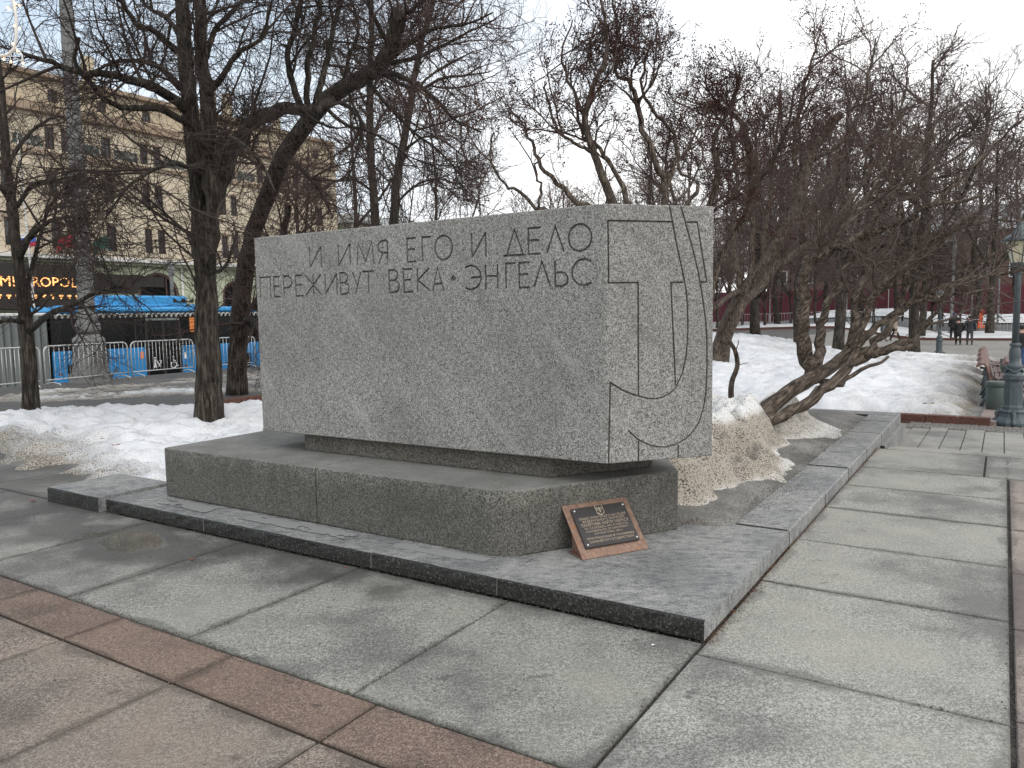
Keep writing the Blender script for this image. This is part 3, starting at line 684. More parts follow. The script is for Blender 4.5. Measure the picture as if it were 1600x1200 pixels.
def ribbon(bm, pts, w, org, ux, nrm, dep, closed=False):
    """solid strip along a polyline on a wall: ux along the wall, z up, nrm out of it"""
    P = [Vector((p[0], p[1])) for p in pts]; n = len(P); rows = []
    for i in range(n):
        if closed: a, b = P[i - 1], P[(i + 1) % n]
        else: a, b = P[max(0, i - 1)], P[min(n - 1, i + 1)]
        t0 = (P[i] - a).normalized() if (P[i] - a).length > 1e-9 else (b - P[i]).normalized()
        t1 = (b - P[i]).normalized() if (b - P[i]).length > 1e-9 else t0
        m = (Vector((-t0.y, t0.x)) + Vector((-t1.y, t1.x))).normalized()
        k = min(1 / max(0.3, m.dot(Vector((-t1.y, t1.x)))), 2.2) * w / 2
        q = P[i]
        row = []
        for s, o in ((-1, 0.03), (1, 0.03), (0.55, -dep), (-0.55, -dep)):
            e = q + m * k * s
            row.append(bm.verts.new(org + ux * e.x + Vector((0, 0, e.y)) + nrm * o))
        rows.append(row)
    m_ = n if closed else n - 1
    for i in range(m_):
        r0, r1 = rows[i], rows[(i + 1) % n]
        for j in range(4): bm.faces.new((r0[j], r0[(j + 1) % 4], r1[(j + 1) % 4], r1[j]))
    if not closed:
        bm.faces.new(rows[0][::-1]); bm.faces.new(rows[-1])
def arcp(cx, cy, rx, ry, a0, a1, n):
    return [(cx + rx * math.cos(math.radians(a0 + (a1 - a0) * i / n)), cy + ry * math.sin(math.radians(a0 + (a1 - a0) * i / n))) for i in range(n + 1)]
GL = {
 'И': [[(0, 1), (0, 0)], [(0.03, 0.05), (0.97, 0.95)], [(1, 1), (1, 0)]],
 'М': [[(0, 0), (0.1, 1), (0.5, 0.12), (0.9, 1), (1, 0)]],
 'Я': [[(1, 0), (1, 1)], [(1, 1), (0.55, 1)] + arcp(0.5, 0.73, 0.5, 0.27, 90, 270, 7) + [(1, 0.46)], [(0.5, 0.46), (0, 0)]],
 'Е': [[(1, 1), (0, 1), (0, 0), (1, 0)], [(0, 0.53), (0.85, 0.53)]],
 'Г': [[(0, 0), (0, 1), (1, 1)]],
 'О': ['o'],
 'Д': [[(-0.02, 0), (1.02, 0)], [(0.12, 0.0), (0.52, 1), (0.9, 0.0)]],
 'Л': [[(0, 0), (0.5, 1), (1, 0)]],
 'П': [[(0, 0), (0, 1), (1, 1), (1, 0)]],
 'Р': [[(0, 0), (0, 1), (0.5, 1)] + arcp(0.5, 0.71, 0.5, 0.29, 90, -90, 8)[1:] + [(0.04, 0.42)]],
 'Ж': [[(0.5, 1), (0.5, 0)], [(0.03, 1), (0.97, 0)], [(0.97, 1), (0.03, 0)]],
 'В': [[(0, 0), (0, 1), (0.45, 1)] + arcp(0.45, 0.77, 0.42, 0.23, 90, -90, 7)[1:] + [(0.04, 0.54)], [(0.45, 0.54)] + arcp(0.5, 0.27, 0.5, 0.27, 90, -90, 7) + [(0.0, 0.0)]],
 'У': [[(0, 1), (0.52, 0.4)], [(1, 1), (0.3, 0)]],
 'Т': [[(0, 1), (1, 1)], [(0.5, 1), (0.5, 0)]],
 'К': [[(0, 0), (0, 1)], [(0.95, 1), (0.03, 0.5), (1, 0)]],
 'А': [[(0, 0), (0.5, 1), (1, 0)], [(0.2, 0.3), (0.8, 0.3)]],
 '·': [[(0.0, 0.45), (0.5, 0.6), (1.0, 0.45)], [(0.1, 0.45), (0.9, 0.45)]],
 'Э': [arcp(0.35, 0.5, 0.65, 0.5, 125, -125, 14), [(0.35, 0.5), (1, 0.5)]],
 'Н': [[(0, 0), (0, 1)], [(1, 0), (1, 1)], [(0, 0.52), (1, 0.52)]],
 'Ь': [[(0, 1), (0, 0), (0.5, 0)] + arcp(0.5, 0.27, 0.5, 0.27, -90, 90, 8)[1:] + [(0.04, 0.54)]],
 'С': [arcp(0.62, 0.5, 0.62, 0.5, 52, 308, 14)],
}
R1 = [('И', 0.625, 0.746), ('И', 0.926, 1.043), ('М', 1.112, 1.276), ('Я', 1.32, 1.407), ('Е', 1.588, 1.671), ('Г', 1.722, 1.802), ('О', 1.832, 1.979), ('И', 2.14, 2.251), ('Д', 2.391, 2.552), ('Е', 2.577, 2.667), ('Л', 2.711, 2.831), ('О', 2.863, 3.02)]
R2 = [('П', 0.048, 0.168), ('Е', 0.211, 0.283), ('Р', 0.323, 0.415), ('Е', 0.459, 0.543), ('Ж', 0.561, 0.742), ('И', 0.779, 0.899), ('В', 0.935, 1.021), ('У', 1.063, 1.143), ('Т', 1.155, 1.278), ('В', 1.414, 1.506), ('Е', 1.548, 1.632), ('К', 1.673, 1.785), ('А', 1.805, 1.898), ('·', 1.962, 2.002), ('Э', 2.082, 2.209), ('Н', 2.246, 2.34), ('Г', 2.404, 2.478), ('Е', 2.504, 2.585), ('Л', 2.613, 2.733), ('Ь', 2.766, 2.855), ('С', 2.884, 3.018)]
o1 = Vector((PL.x, PL.y, ZS)); ux1 = Vector(((PC - PL).normalized().x, (PC - PL).normalized().y, 0)); nr1 = Vector((ux1.y, -ux1.x, 0))
o2 = Vector((PC.x, PC.y, ZS)); ux2 = Vector((d2.x, d2.y, 0)); nr2 = Vector((d2.y, -d2.x, 0))
cut = bmesh.new(); GW, GD = 0.019, 0.025
for rowl, v0, v1 in ((R1, 1.3, 1.462), (R2, 1.092, 1.25)):
    for ch, u0, u1 in rowl:
        for st in GL[ch]:
            if st == 'o': pts = [(0.5 + 0.5 * math.cos(t), 0.5 + 0.5 * math.sin(t)) for t in np.linspace(0, 2 * math.pi, 24, endpoint=False)]; cl = True
            else: pts = st; cl = False
            ribbon(cut, [(u0 + (u1 - u0) * x, v0 + (v1 - v0) * y) for x, y in pts], GW, o1, ux1, nr1, GD, cl)
EMB = [[(0.442, 1.47), (0.019, 1.47), (0.021, 1.102), (0.215, 1.102), (0.216, 0.412)], [(0.521, 1.102), (0.437, 1.102), (0.471, 0.447)],
 [(0.545, 1.47), (0.617, 1.471), (0.686, 1.104), (0.640, 1.104)],
 [(0.423, 1.59), (0.468, 1.367), (0.517, 1.167), (0.543, 1.05), (0.551, 0.964), (0.556, 0.84), (0.552, 0.731), (0.541, 0.63), (0.519, 0.541), (0.471, 0.447), (0.43, 0.415), (0.381, 0.393), (0.33, 0.386), (0.284, 0.39), (0.189, 0.416), (0.105, 0.452), (0.028, 0.5), (0.013, -0.02)],
 [(0.497, 1.59), (0.59, 1.296), (0.63, 1.15), (0.657, 1.007), (0.678, 0.88), (0.689, 0.757), (0.692, 0.59), (0.686, 0.415), (0.668, 0.31), (0.637, 0.223), (0.598, 0.168), (0.546, 0.124), (0.48, 0.092), (0.406, 0.078), (0.35, 0.083), (0.3, 0.095), (0.25, 0.117), (0.204, 0.145), (0.144, 0.2)],
 [(0.215, 0.13), (0.215, -0.02)], [(0.49, 0.085), (0.49, -0.02)]]
for st in EMB: ribbon(cut, st, 0.0155, o2, ux2, nr2, 0.022)
cut_me = mesh_of(cut, 'cut')
def boolean(base, cutter):
    o = bpy.data.objects.new('inscribed_block', base); COL.objects.link(o)
    c = bpy.data.objects.new('cutter', cutter); COL.objects.link(c)
    md = o.modifiers.new('b', 'BOOLEAN'); md.object = c; md.operation = 'DIFFERENCE'; md.solver = 'EXACT'; md.use_self = True
    dg = bpy.context.evaluated_depsgraph_get()
    me = bpy.data.meshes.new_from_object(o.evaluated_get(dg))
    bpy.data.objects.remove(o); bpy.data.objects.remove(c)
    return me
blk_me = boolean(block_me, cut_me)
blk_me.materials.clear()
print('BLOCK', len(blk_me.polygons), len(blk_me.vertices))
link('inscribed_block', blk_me, M_STONE, mon)

# ------------------------------------------------------------------ trees
def smooth_path(pts, n):
    P = np.array([list(p) for p in pts], float)
    if len(P) == 2: P = np.array([P[0], (P[0] + P[1]) / 2, P[1]])
    ext = np.vstack([2 * P[0] - P[1], P, 2 * P[-1] - P[-2]])
    seg = np.linspace(0, len(P) - 1 - 1e-6, n); i = seg.astype(int); t = (seg - i)[:, None]
    p0, p1, p2, p3 = ext[i], ext[i + 1], ext[i + 2], ext[i + 3]
    return 0.5 * (2 * p1 + (p2 - p0) * t + (2 * p0 - 5 * p1 + 4 * p2 - p3) * t ** 2 + (3 * p1 - p0 - 3 * p2 + p3) * t ** 3)
def unit(v): return v / np.maximum(1e-9, np.linalg.norm(v, axis=-1, keepdims=True))
def spawn(P, R, M, tmin, Lr, ang, npt, wig, trop, r0, rmin, short=0.45, tmax=1.0, tiplen=None):
    """grow M offshoots from branches P [N,n,3] with radii R [N,n]"""
    N, n, _ = P.shape
    ln = np.linalg.norm(P[:, 1:] - P[:, :-1], axis=2).sum(1)
    idx = RNG.choice(N, M, p=ln / ln.sum())
    t = tmin + (tmax - tmin) * RNG.random(M)
    s = t * (n - 1) * 0.9999; i = s.astype(int); f = (s - i)[:, None]
    base = P[idx, i] * (1 - f) + P[idx, i + 1] * f
    rp = R[idx, i] * (1 - f[:, 0]) + R[idx, i + 1] * f[:, 0]
    T = unit(P[idx, i + 1] - P[idx, i])
    rv = RNG.normal(size=(M, 3)); rv -= T * (rv * T).sum(1, keepdims=True); rv = unit(rv)
    a = np.radians(RNG.uniform(ang[0], ang[1], M))[:, None]
    d = unit(T * np.cos(a) + rv * np.sin(a))
    L_ = RNG.uniform(Lr[0], Lr[1], M) * (1 - short * t)
    out = np.zeros((M, npt, 3)); out[:, 0] = base
    tr = np.array(trop)[None]
    curl = RNG.normal(size=(M, 3)) * wig * 0.5
    for k in range(1, npt):
        d = unit(d + RNG.normal(size=(M, 3)) * wig + curl + tr)
        out[:, k] = out[:, k - 1] + d * (L_ / (npt - 1))[:, None]
    rs = np.minimum(rp * 0.72, r0 * RNG.uniform(0.7, 1.25, M))
    tt = np.linspace(0, 1, npt)[None]
    rad = np.maximum(rmin, rs[:, None] * (1 - tt) + rmin * tt)
    return out, rad
def tubes(P, R, k, cap=False):
    N, n, _ = P.shape
    T = np.empty_like(P); T[:, 1:-1] = P[:, 2:] - P[:, :-2]; T[:, 0] = P[:, 1] - P[:, 0]; T[:, -1] = P[:, -1] - P[:, -2]
    T = unit(T)
    m = unit(P[:, -1] - P[:, 0])
    ref = np.cross(m, np.where(np.abs(m[:, 2:3]) < 0.8, [[0, 0, 1.0]], [[1.0, 0, 0]])); ref = unit(ref)[:, None, :]
    u = unit(ref - T * (ref * T).sum(2, keepdims=True)); v = np.cross(T, u)
    ang = 2 * np.pi * np.arange(k) / k
    V = P[:, :, None, :] + R[:, :, None, None] * (u[:, :, None, :] * np.cos(ang)[None, None, :, None] + v[:, :, None, :] * np.sin(ang)[None, None, :, None])
    i = np.arange(N * n * k).reshape(N, n, k); j = np.roll(i, -1, axis=2)
    Q = np.stack([i[:, :-1], j[:, :-1], j[:, 1:], i[:, 1:]], -1).reshape(-1, 4)
    return V.reshape(-1, 3), Q
def merge(parts):
    vs, qs, off = [], [], 0
    for v, q in parts:
        vs.append(v); qs.append(q + off); off += len(v)
    return np.concatenate(vs), np.concatenate(qs)
def limb_mesh(path, rad, k, base, rough=0.0, seed=0):
    P = path[None] - np.array(base)[None, None]; R = rad[None]
    V, Q = tubes(P, R, k)
    n = P.shape[1]
    if rough:                             # ribs, knots and swellings
        V = V.reshape(n, k, 3); c = P[0][:, None, :]
        ph = np.linspace(0, 2 * np.pi, k, endpoint=False)[None]; tt = np.linspace(0, 1, n)[:, None]
        f = 1 + rough * (fbm(np.cos(ph) * 2.2 + seed + 0 * tt, np.sin(ph) * 2.2 + tt * 6, 3, seed) - 0.5) * 2
        V = c + (V - c) * f[..., None]
        V = V.reshape(-1, 3)
    return arrays_mesh('limb', V, quads=Q, tris=np.array([[(n - 1) * k, (n - 1) * k + j, (n - 1) * k + j + 1] for j in range(1, k - 1)] + [[0, j + 1, j] for j in range(1, k - 1)]), smooth=True)
TRI = [0]
def make_tree(name, label, limbs, levels, bark, twigs, group=None, cat='tree', seeds=None, k_limb=8, sprouts=None, trunk_name='trunk', rough=0.12, kink=0.0):
    """limbs: list of (points, start radius, end radius); the first one is the trunk. levels: offshoot generations"""
    base = limbs[0][0][0]
    root = empty(name, base, 0, label, cat, group)
    paths = []
    for li, (pts, ra, rb) in enumerate(limbs):
        n = max(8, int(3.2 * len(pts)))
        P = smooth_path(pts, n); t = np.linspace(0, 1, n)
        jit = RNG.normal(size=(n, 3)) * (0.16 * ra + kink * (li > 0)); jit[0] = 0; P = P + jit * (0.3 if li == 0 else 1)
        R = ra + (rb - ra) * t
        if li == 0:
            R = R * (1 + 0.3 * np.exp(-t * n / 1.1)); P[0] -= (P[1] - P[0]) * 0.6; P[0, 2] -= 0.2
        me = limb_mesh(P, R, 14 if li == 0 else (k_limb if ra > 0.03 else 6), base, rough, li)
        link(trunk_name if li == 0 else 'limb', me, bark, root); TRI[0] += len(me.polygons) * 2
        m = 10
        Q = np.stack([np.interp(np.linspace(0, 1, m), t, P[:, c]) for c in range(3)], -1); QR = np.interp(np.linspace(0, 1, m), t, R)
        paths.append((Q, QR))
    cur = (np.stack([p[0] for p in paths]), np.stack([p[1] for p in paths]))
    parts = []; tips = None
    if sprouts: levels = levels + [dict(sprouts, src=0)]
    gens = [cur]
    for lv in levels:
        src = gens[lv.get('src', len(gens) - 1)]
        if lv.get('both'):                # grow from the two previous generations
            pass
        P, R = spawn(src[0], src[1], lv['n'], lv.get('tmin', 0.15), lv['L'], lv['ang'], lv.get('pt', 4), lv.get('wig', 0.18), lv.get('trop', (0, 0, 0)), lv['r0'], lv['rmin'], lv.get('short', 0.45), lv.get('tmax', 1.0))
        lowz = lv.get('minz')
        if lowz is not None:
            ok_ = P[:, :, 2].min(1) > lowz; P, R = P[ok_], R[ok_]
        gens.append((P, R)); parts.append(tubes(P - np.array(base)[None, None], R, lv.get('k', 3)))
        if not lv.get('notip'): tips = P
    V, Q = merge(parts)
    TRI[0] += len(Q) * 2
    o = link('crown', arrays_mesh('crown', V, quads=Q, smooth=False), twigs, root)
    o['kind'] = 'stuff'
    if seeds:
        n, size, zmin = seeds['n'], seeds['size'], seeds['zmin']
        c = tips[:, -1]; c = c[c[:, 2] > zmin]
        if len(c):
            sel = c[RNG.choice(len(c), min(n, len(c)), replace=False)]
            # each panicle: a handful of small husks above the twig end
            m = seeds.get('m', 7)
            ctr = np.repeat(sel, m, 0) + RNG.normal(size=(len(sel) * m, 3)) * size * np.array([0.8, 0.8, 1.3]) + np.array([0, 0, size * 0.8])
            h = size * RNG.uniform(0.28, 0.62, len(ctr))
            dirs = unit(RNG.normal(size=(len(ctr), 3))); sd_ = unit(np.cross(dirs, RNG.normal(size=(len(ctr), 3)))); up = np.cross(dirs, sd_)
            v = np.stack([ctr + dirs * h[:, None] * 1.4, ctr + sd_ * h[:, None] * .6, ctr - sd_ * h[:, None] * .35 + up * h[:, None] * .5, ctr - sd_ * h[:, None] * .35 - up * h[:, None] * .5], 1) - np.array(base)[None, None]
            i = np.arange(len(ctr))[:, None] * 4
            t = np.concatenate([i + np.array([0, 1, 2]), i + np.array([0, 2, 3]), i + np.array([0, 3, 1]), i + np.array([1, 3, 2])], 0)
            so_ = link('seed_heads', arrays_mesh('seeds', v.reshape(-1, 3), tris=t), M_SEED, root); so_['kind'] = 'stuff'
            TRI[0] += len(t)
    return root
def px(*pts):
    """points given as (x, y, depth)"""
    return [at(*p) for p in pts]
def gr(x, y, z): # ground spot seen at a place of the photograph, lying at height z
    d = CROT @ Vector(((x - 800) / FPX, -(y - 600) / FPX, -1)); t = (z - CAMH) / d.z
    return Vector((0, 0, CAMH)) + d * t

# big tree, near left
TA = [
 (px((327, 664, 11.2), (326, 600, 11.2), (325, 540, 11.2), (323, 470, 11.25), (318, 400, 11.3), (312, 310, 11.3), (300, 200, 11.4), (290, 100, 11.4), (284, 20, 11.5), (280, -80, 11.6), (270, -220, 11.8)), 0.195, 0.07),
 (px((322, 420, 11.3), (330, 330, 11.2), (328, 240, 11.1), (320, 140, 11.0), (315, 60, 11.0), (310, -60, 10.9), (322, -200, 10.8)), 0.15, 0.06),
 (px((334, 330, 11.3), (350, 268, 11.5), (378, 212, 11.8), (410, 184, 12.0), (450, 170, 12.3), (492, 172, 12.6), (520, 158, 12.9)), 0.12, 0.085),
 (px((470, 166, 12.4), (456, 128, 12.4), (448, 86, 12.3), (460, 45, 12.3), (472, -10, 12.2), (480, -120, 12.1)), 0.055, 0.03),
 (px((481, 166, 12.5), (480, 110, 12.6), (490, 55, 12.7), (502, -5, 12.8), (515, -120, 13)), 0.055, 0.03),
 (px((492, 168, 12.6), (507, 108, 12.8), (520, 50, 13), (534, -10, 13.2), (545, -110, 13.4)), 0.055, 0.03),
 (px((298, 175, 11.4), (262, 148, 11.1), (220, 130, 10.8), (180, 118, 10.6), (140, 116, 10.3), (90, 100, 10.1), (30, 82, 9.9)), 0.085, 0.022),
 (px((300, 200, 11.3), (255, 172, 11.0), (215, 170, 10.8), (170, 160, 10.6), (140, 128, 10.4), (116, 96, 10.3), (125, 60, 10.2)), 0.055, 0.02),
 (px((285, 140, 11.4), (258, 112, 11.6), (230, 98, 11.9), (190, 95, 12.2), (150, 112, 12.4), (115, 150, 12.6)), 0.05, 0.015),
 (px((276, 80, 11.5), (240, 48, 11.2), (215, 42, 11), (190, 0, 10.8), (180, -60, 10.7)), 0.05, 0.02),
 (px((284, 60, 11.5), (262, 30, 11.9), (225, 5, 12.2), (190, -40, 12.4)), 0.04, 0.02),
 (px((322, 150, 11.0), (350, 118, 10.7), (372, 82, 10.5), (408, 60, 10.4), (420, 10, 10.3)), 0.05, 0.015),
 (px((322, 90, 11.0), (340, 40, 11.3), (370, 10, 11.5), (410, -30, 11.8)), 0.045, 0.015),
 (px((325, 250, 11.1), (300, 262, 10.4), (270, 255, 10.0), (230, 270, 9.6), (190, 300, 9.3), (150, 325, 9.1)), 0.04, 0.012),
 (px((325, 230, 11.1), (350, 215, 10.5), (380, 225, 10.1), (410, 260, 9.8), (430, 300, 9.6)), 0.035, 0.012),
 (px((505, 165, 12.8), (540, 195, 12.6), (575, 205, 12.5), (620, 230, 12.4), (650, 262, 12.3)), 0.035, 0.012),
 (px((322, 430, 11.25), (348, 420, 11.0), (362, 395, 10.8), (372, 360, 10.7)), 0.03, 0.015),
]
TW = (0, 0, -0.05)
LV_BIG = [dict(n=120, L=(0.9, 2.5), ang=(28, 75), pt=7, wig=0.13, trop=(0, 0, 0.03), r0=0.024, rmin=0.006, k=4, tmin=0.22),
          dict(n=850, L=(0.5, 1.35), ang=(25, 70), pt=6, wig=0.16, trop=(0, 0, -0.02), r0=0.0095, rmin=0.0042, tmin=0.12),
          dict(n=5200, L=(0.25, 0.7), ang=(25, 70), pt=4, wig=0.17, trop=(0, 0, -0.03), r0=0.0045, rmin=0.0026, tmin=0.1, short=0.3),
          dict(n=8000, L=(0.12, 0.32), ang=(30, 70), pt=3, wig=0.14, trop=(0, 0, 0), r0=0.003, rmin=0.002, tmin=0.1, short=0.2)]
make_tree('bare_tree', 'thick double-stemmed bare tree with dark fissured bark, nearest on the left', TA, LV_BIG, M_BARK, M_TWIG,
          sprouts=dict(n=330, L=(0.5, 1.5), ang=(35, 85), pt=5, wig=0.16, trop=(0, 0, -0.05), r0=0.007, rmin=0.003, tmin=0.3, tmax=0.8))
TB = [
 (px((370, 613, 16.8), (371, 560, 16.8), (374, 500, 16.8), (380, 440, 16.7), (392, 380, 16.6), (412, 320, 16.4), (440, 250, 16.1), (470, 205, 15.9), (505, 160, 15.7), (545, 132, 15.4), (585, 110, 15.1), (606, 80, 14.9), (618, 48, 14.8), (624, 16, 14.7)), 0.2, 0.14),
 (px((400, 480, 16.6), (425, 430, 16.2), (440, 380, 16.0), (452, 320, 15.9)), 0.13, 0.05),
 (px((405, 520, 16.7), (385, 500, 16.5), (398, 505, 16.0), (415, 530, 15.6)), 0.09, 0.04),
 (px((590, 108, 15.1), (640, 68, 14.8), (680, 45, 14.6), (720, 40, 14.5), (770, 20, 14.3)), 0.06, 0.014),
 (px((600, 100, 15.0), (650, 90, 15.4), (690, 72, 15.7), (740, 46, 15.9), (775, 30, 16)), 0.05, 0.012),
 (px((595, 110, 15.0), (640, 125, 14.6), (680, 155, 14.2), (715, 190, 14), (752, 206, 13.8)), 0.055, 0.014),
 (px((590, 112, 15.1), (650, 140, 15.6), (690, 122, 15.9), (730, 118, 16.2), (765, 112, 16.4)), 0.045, 0.012),
 (px((570, 122, 15.2), (610, 170, 14.8), (640, 200, 14.6), (690, 240, 14.4), (720, 275, 14.3)), 0.045, 0.012),
 (px((622, 30, 14.8), (650, 10, 14.6), (690, -20, 14.4)), 0.05, 0.02), (px((610, 70, 14.9), (590, 40, 14.6), (575, 0, 14.4), (565, -50, 14.3)), 0.05, 0.02),
 (px((535, 138, 15.4), (545, 90, 15.2), (560, 50, 15.1), (550, 0, 15)), 0.05, 0.02),
 (px((520, 155, 15.6), (560, 180, 15.2), (560, 230, 15), (540, 290, 14.9)), 0.045, 0.014),
 (px((445, 250, 16.0), (470, 265, 15.3), (500, 300, 15), (520, 340, 14.9)), 0.045, 0.014),
 (px((430, 280, 16.2), (400, 255, 16.4), (365, 240, 16.6), (330, 260, 16.8)), 0.045, 0.014)]
make_tree('bare_tree', 'leaning bare tree with a heavy arching limb, behind the thick double-stemmed one', TB,
          [dict(LV_BIG[0], n=85, L=(1.0, 2.6)), dict(LV_BIG[1], n=560, r0=0.010, rmin=0.0045), dict(LV_BIG[2], n=3300, rmin=0.0032, r0=0.005), dict(LV_BIG[3], n=4500, rmin=0.0026)], M_BARK, M_TWIGR,
          sprouts=dict(n=520, L=(0.5, 1.7), ang=(35, 90), pt=5, wig=0.15, trop=(0, 0, -0.03), r0=0.008, rmin=0.0035, tmin=0.2, tmax=0.95))
TS = [
 (px((50, 652, 12.8), (47, 590, 12.8), (42, 530, 12.8), (36, 470, 12.8), (28, 400, 12.8), (18, 320, 12.9), (8, 230, 13), (2, 150, 13), (-10, 60, 13.1)), 0.125, 0.05),
 (px((42, 520, 12.8), (75, 492, 12.3), (110, 478, 12), (140, 462, 11.8), (178, 448, 11.6), (205, 452, 11.5)), 0.055, 0.018),
 (px((30, 405, 12.8), (48, 370, 12.5), (75, 348, 12.3), (110, 338, 12.1), (150, 350, 12)), 0.05, 0.012), (px((36, 470, 12.8), (55, 400, 13), (75, 330, 13.2), (105, 290, 13.4), (130, 270, 13.5)), 0.04, 0.012),
 (px((40, 505, 12.8), (10, 500, 12.4), (-30, 515, 12.1)), 0.045, 0.02), (px((20, 330, 12.9), (50, 290, 12.6), (90, 280, 12.4), (130, 275, 12.3)), 0.04, 0.012),
 (px((12, 260, 12.9), (40, 215, 13.2), (70, 190, 13.4), (100, 180, 13.6)), 0.04, 0.012), (px((20, 320, 12.9), (-10, 280, 12.6), (-40, 260, 12.4)), 0.04, 0.015)]
make_tree('bare_tree', 'slender dark bare tree at the far left, in front of the metal barriers', TS,
          [dict(LV_BIG[0], n=50, L=(0.7, 1.6)), dict(LV_BIG[1], n=330), dict(LV_BIG[2], n=1800), dict(LV_BIG[3], n=2600)], M_BARK, M_TWIG,
          sprouts=dict(n=70, L=(0.4, 1.2), ang=(35, 90), pt=5, wig=0.2, trop=(0, 0, 0.0), r0=0.007, rmin=0.003, tmin=0.3))
def medium(label, trunk, extra, nl, bark=M_BARK, tw=M_TWIGR, sc=1.0, group=None, seeds=None, trop=0.05):
    return make_tree('bare_tree', label, [trunk] + extra,
        [dict(n=nl[0], L=(1.2 * sc, 3.0 * sc), ang=(22, 60), pt=6, wig=0.16, trop=(0, 0, trop), r0=0.035 * sc, rmin=0.011 * sc, k=4, tmin=0.3),
         dict(n=nl[1], L=(0.6 * sc, 1.5 * sc), ang=(22, 60), pt=5, wig=0.2, trop=(0, 0, trop * .6), r0=0.014 * sc, rmin=0.008 * sc, tmin=0.12),
         dict(n=nl[2], L=(0.35 * sc, 0.9 * sc), ang=(22, 65), pt=4, wig=0.22, trop=(0, 0, 0.02), r0=0.009 * sc, rmin=0.0055 * sc, tmin=0.1, short=0.3)],
        bark, tw, group, seeds=seeds, k_limb=6)
BG = 'bare trees beyond the monument'
medium('straight thin bare tree rising behind the left part of the block', (px((592, 545, 22), (590, 440, 22), (586, 340, 22), (580, 260, 22), (578, 180, 22), (578, 100, 22), (580, 20, 22), (570, -90, 22)), 0.155, 0.06),
       [(px((580, 220, 22), (555, 170, 21.5), (540, 130, 21), (520, 80, 20.7)), 0.05, 0.02), (px((578, 150, 22), (600, 100, 22.5), (620, 40, 23)), 0.05, 0.02), (px((584, 300, 22), (550, 280, 21.5), (520, 285, 21), (480, 320, 20.6)), 0.04, 0.02)], (40, 300, 1800), group=BG)
medium('bare tree with a bent trunk, right of the straight thin one behind the block', (px((612, 545, 24), (614, 440, 24), (616, 345, 24), (622, 270, 24), (632, 220, 24), (640, 170, 24), (648, 120, 24), (660, 60, 24), (680, -10, 24), (690, -90, 24)), 0.17, 0.06),
       [(px((632, 235, 24), (660, 215, 23.5), (690, 218, 23), (720, 240, 22.6)), 0.045, 0.02), (px((643, 150, 24), (670, 120, 24.5), (700, 100, 25), (740, 80, 25.4)), 0.05, 0.02), (px((640, 180, 24), (620, 130, 24.4), (612, 70, 24.8)), 0.05, 0.02), (px((618, 320, 24), (650, 290, 23.5), (690, 280, 23), (730, 300, 22.8)), 0.04, 0.02)], (40, 300, 1800), group=BG)

M_TWIGL = plain('grey_brown_twig_bark', (0.085, 0.064, 0.053), 0.7, 0.5, 2.5, 0.3)
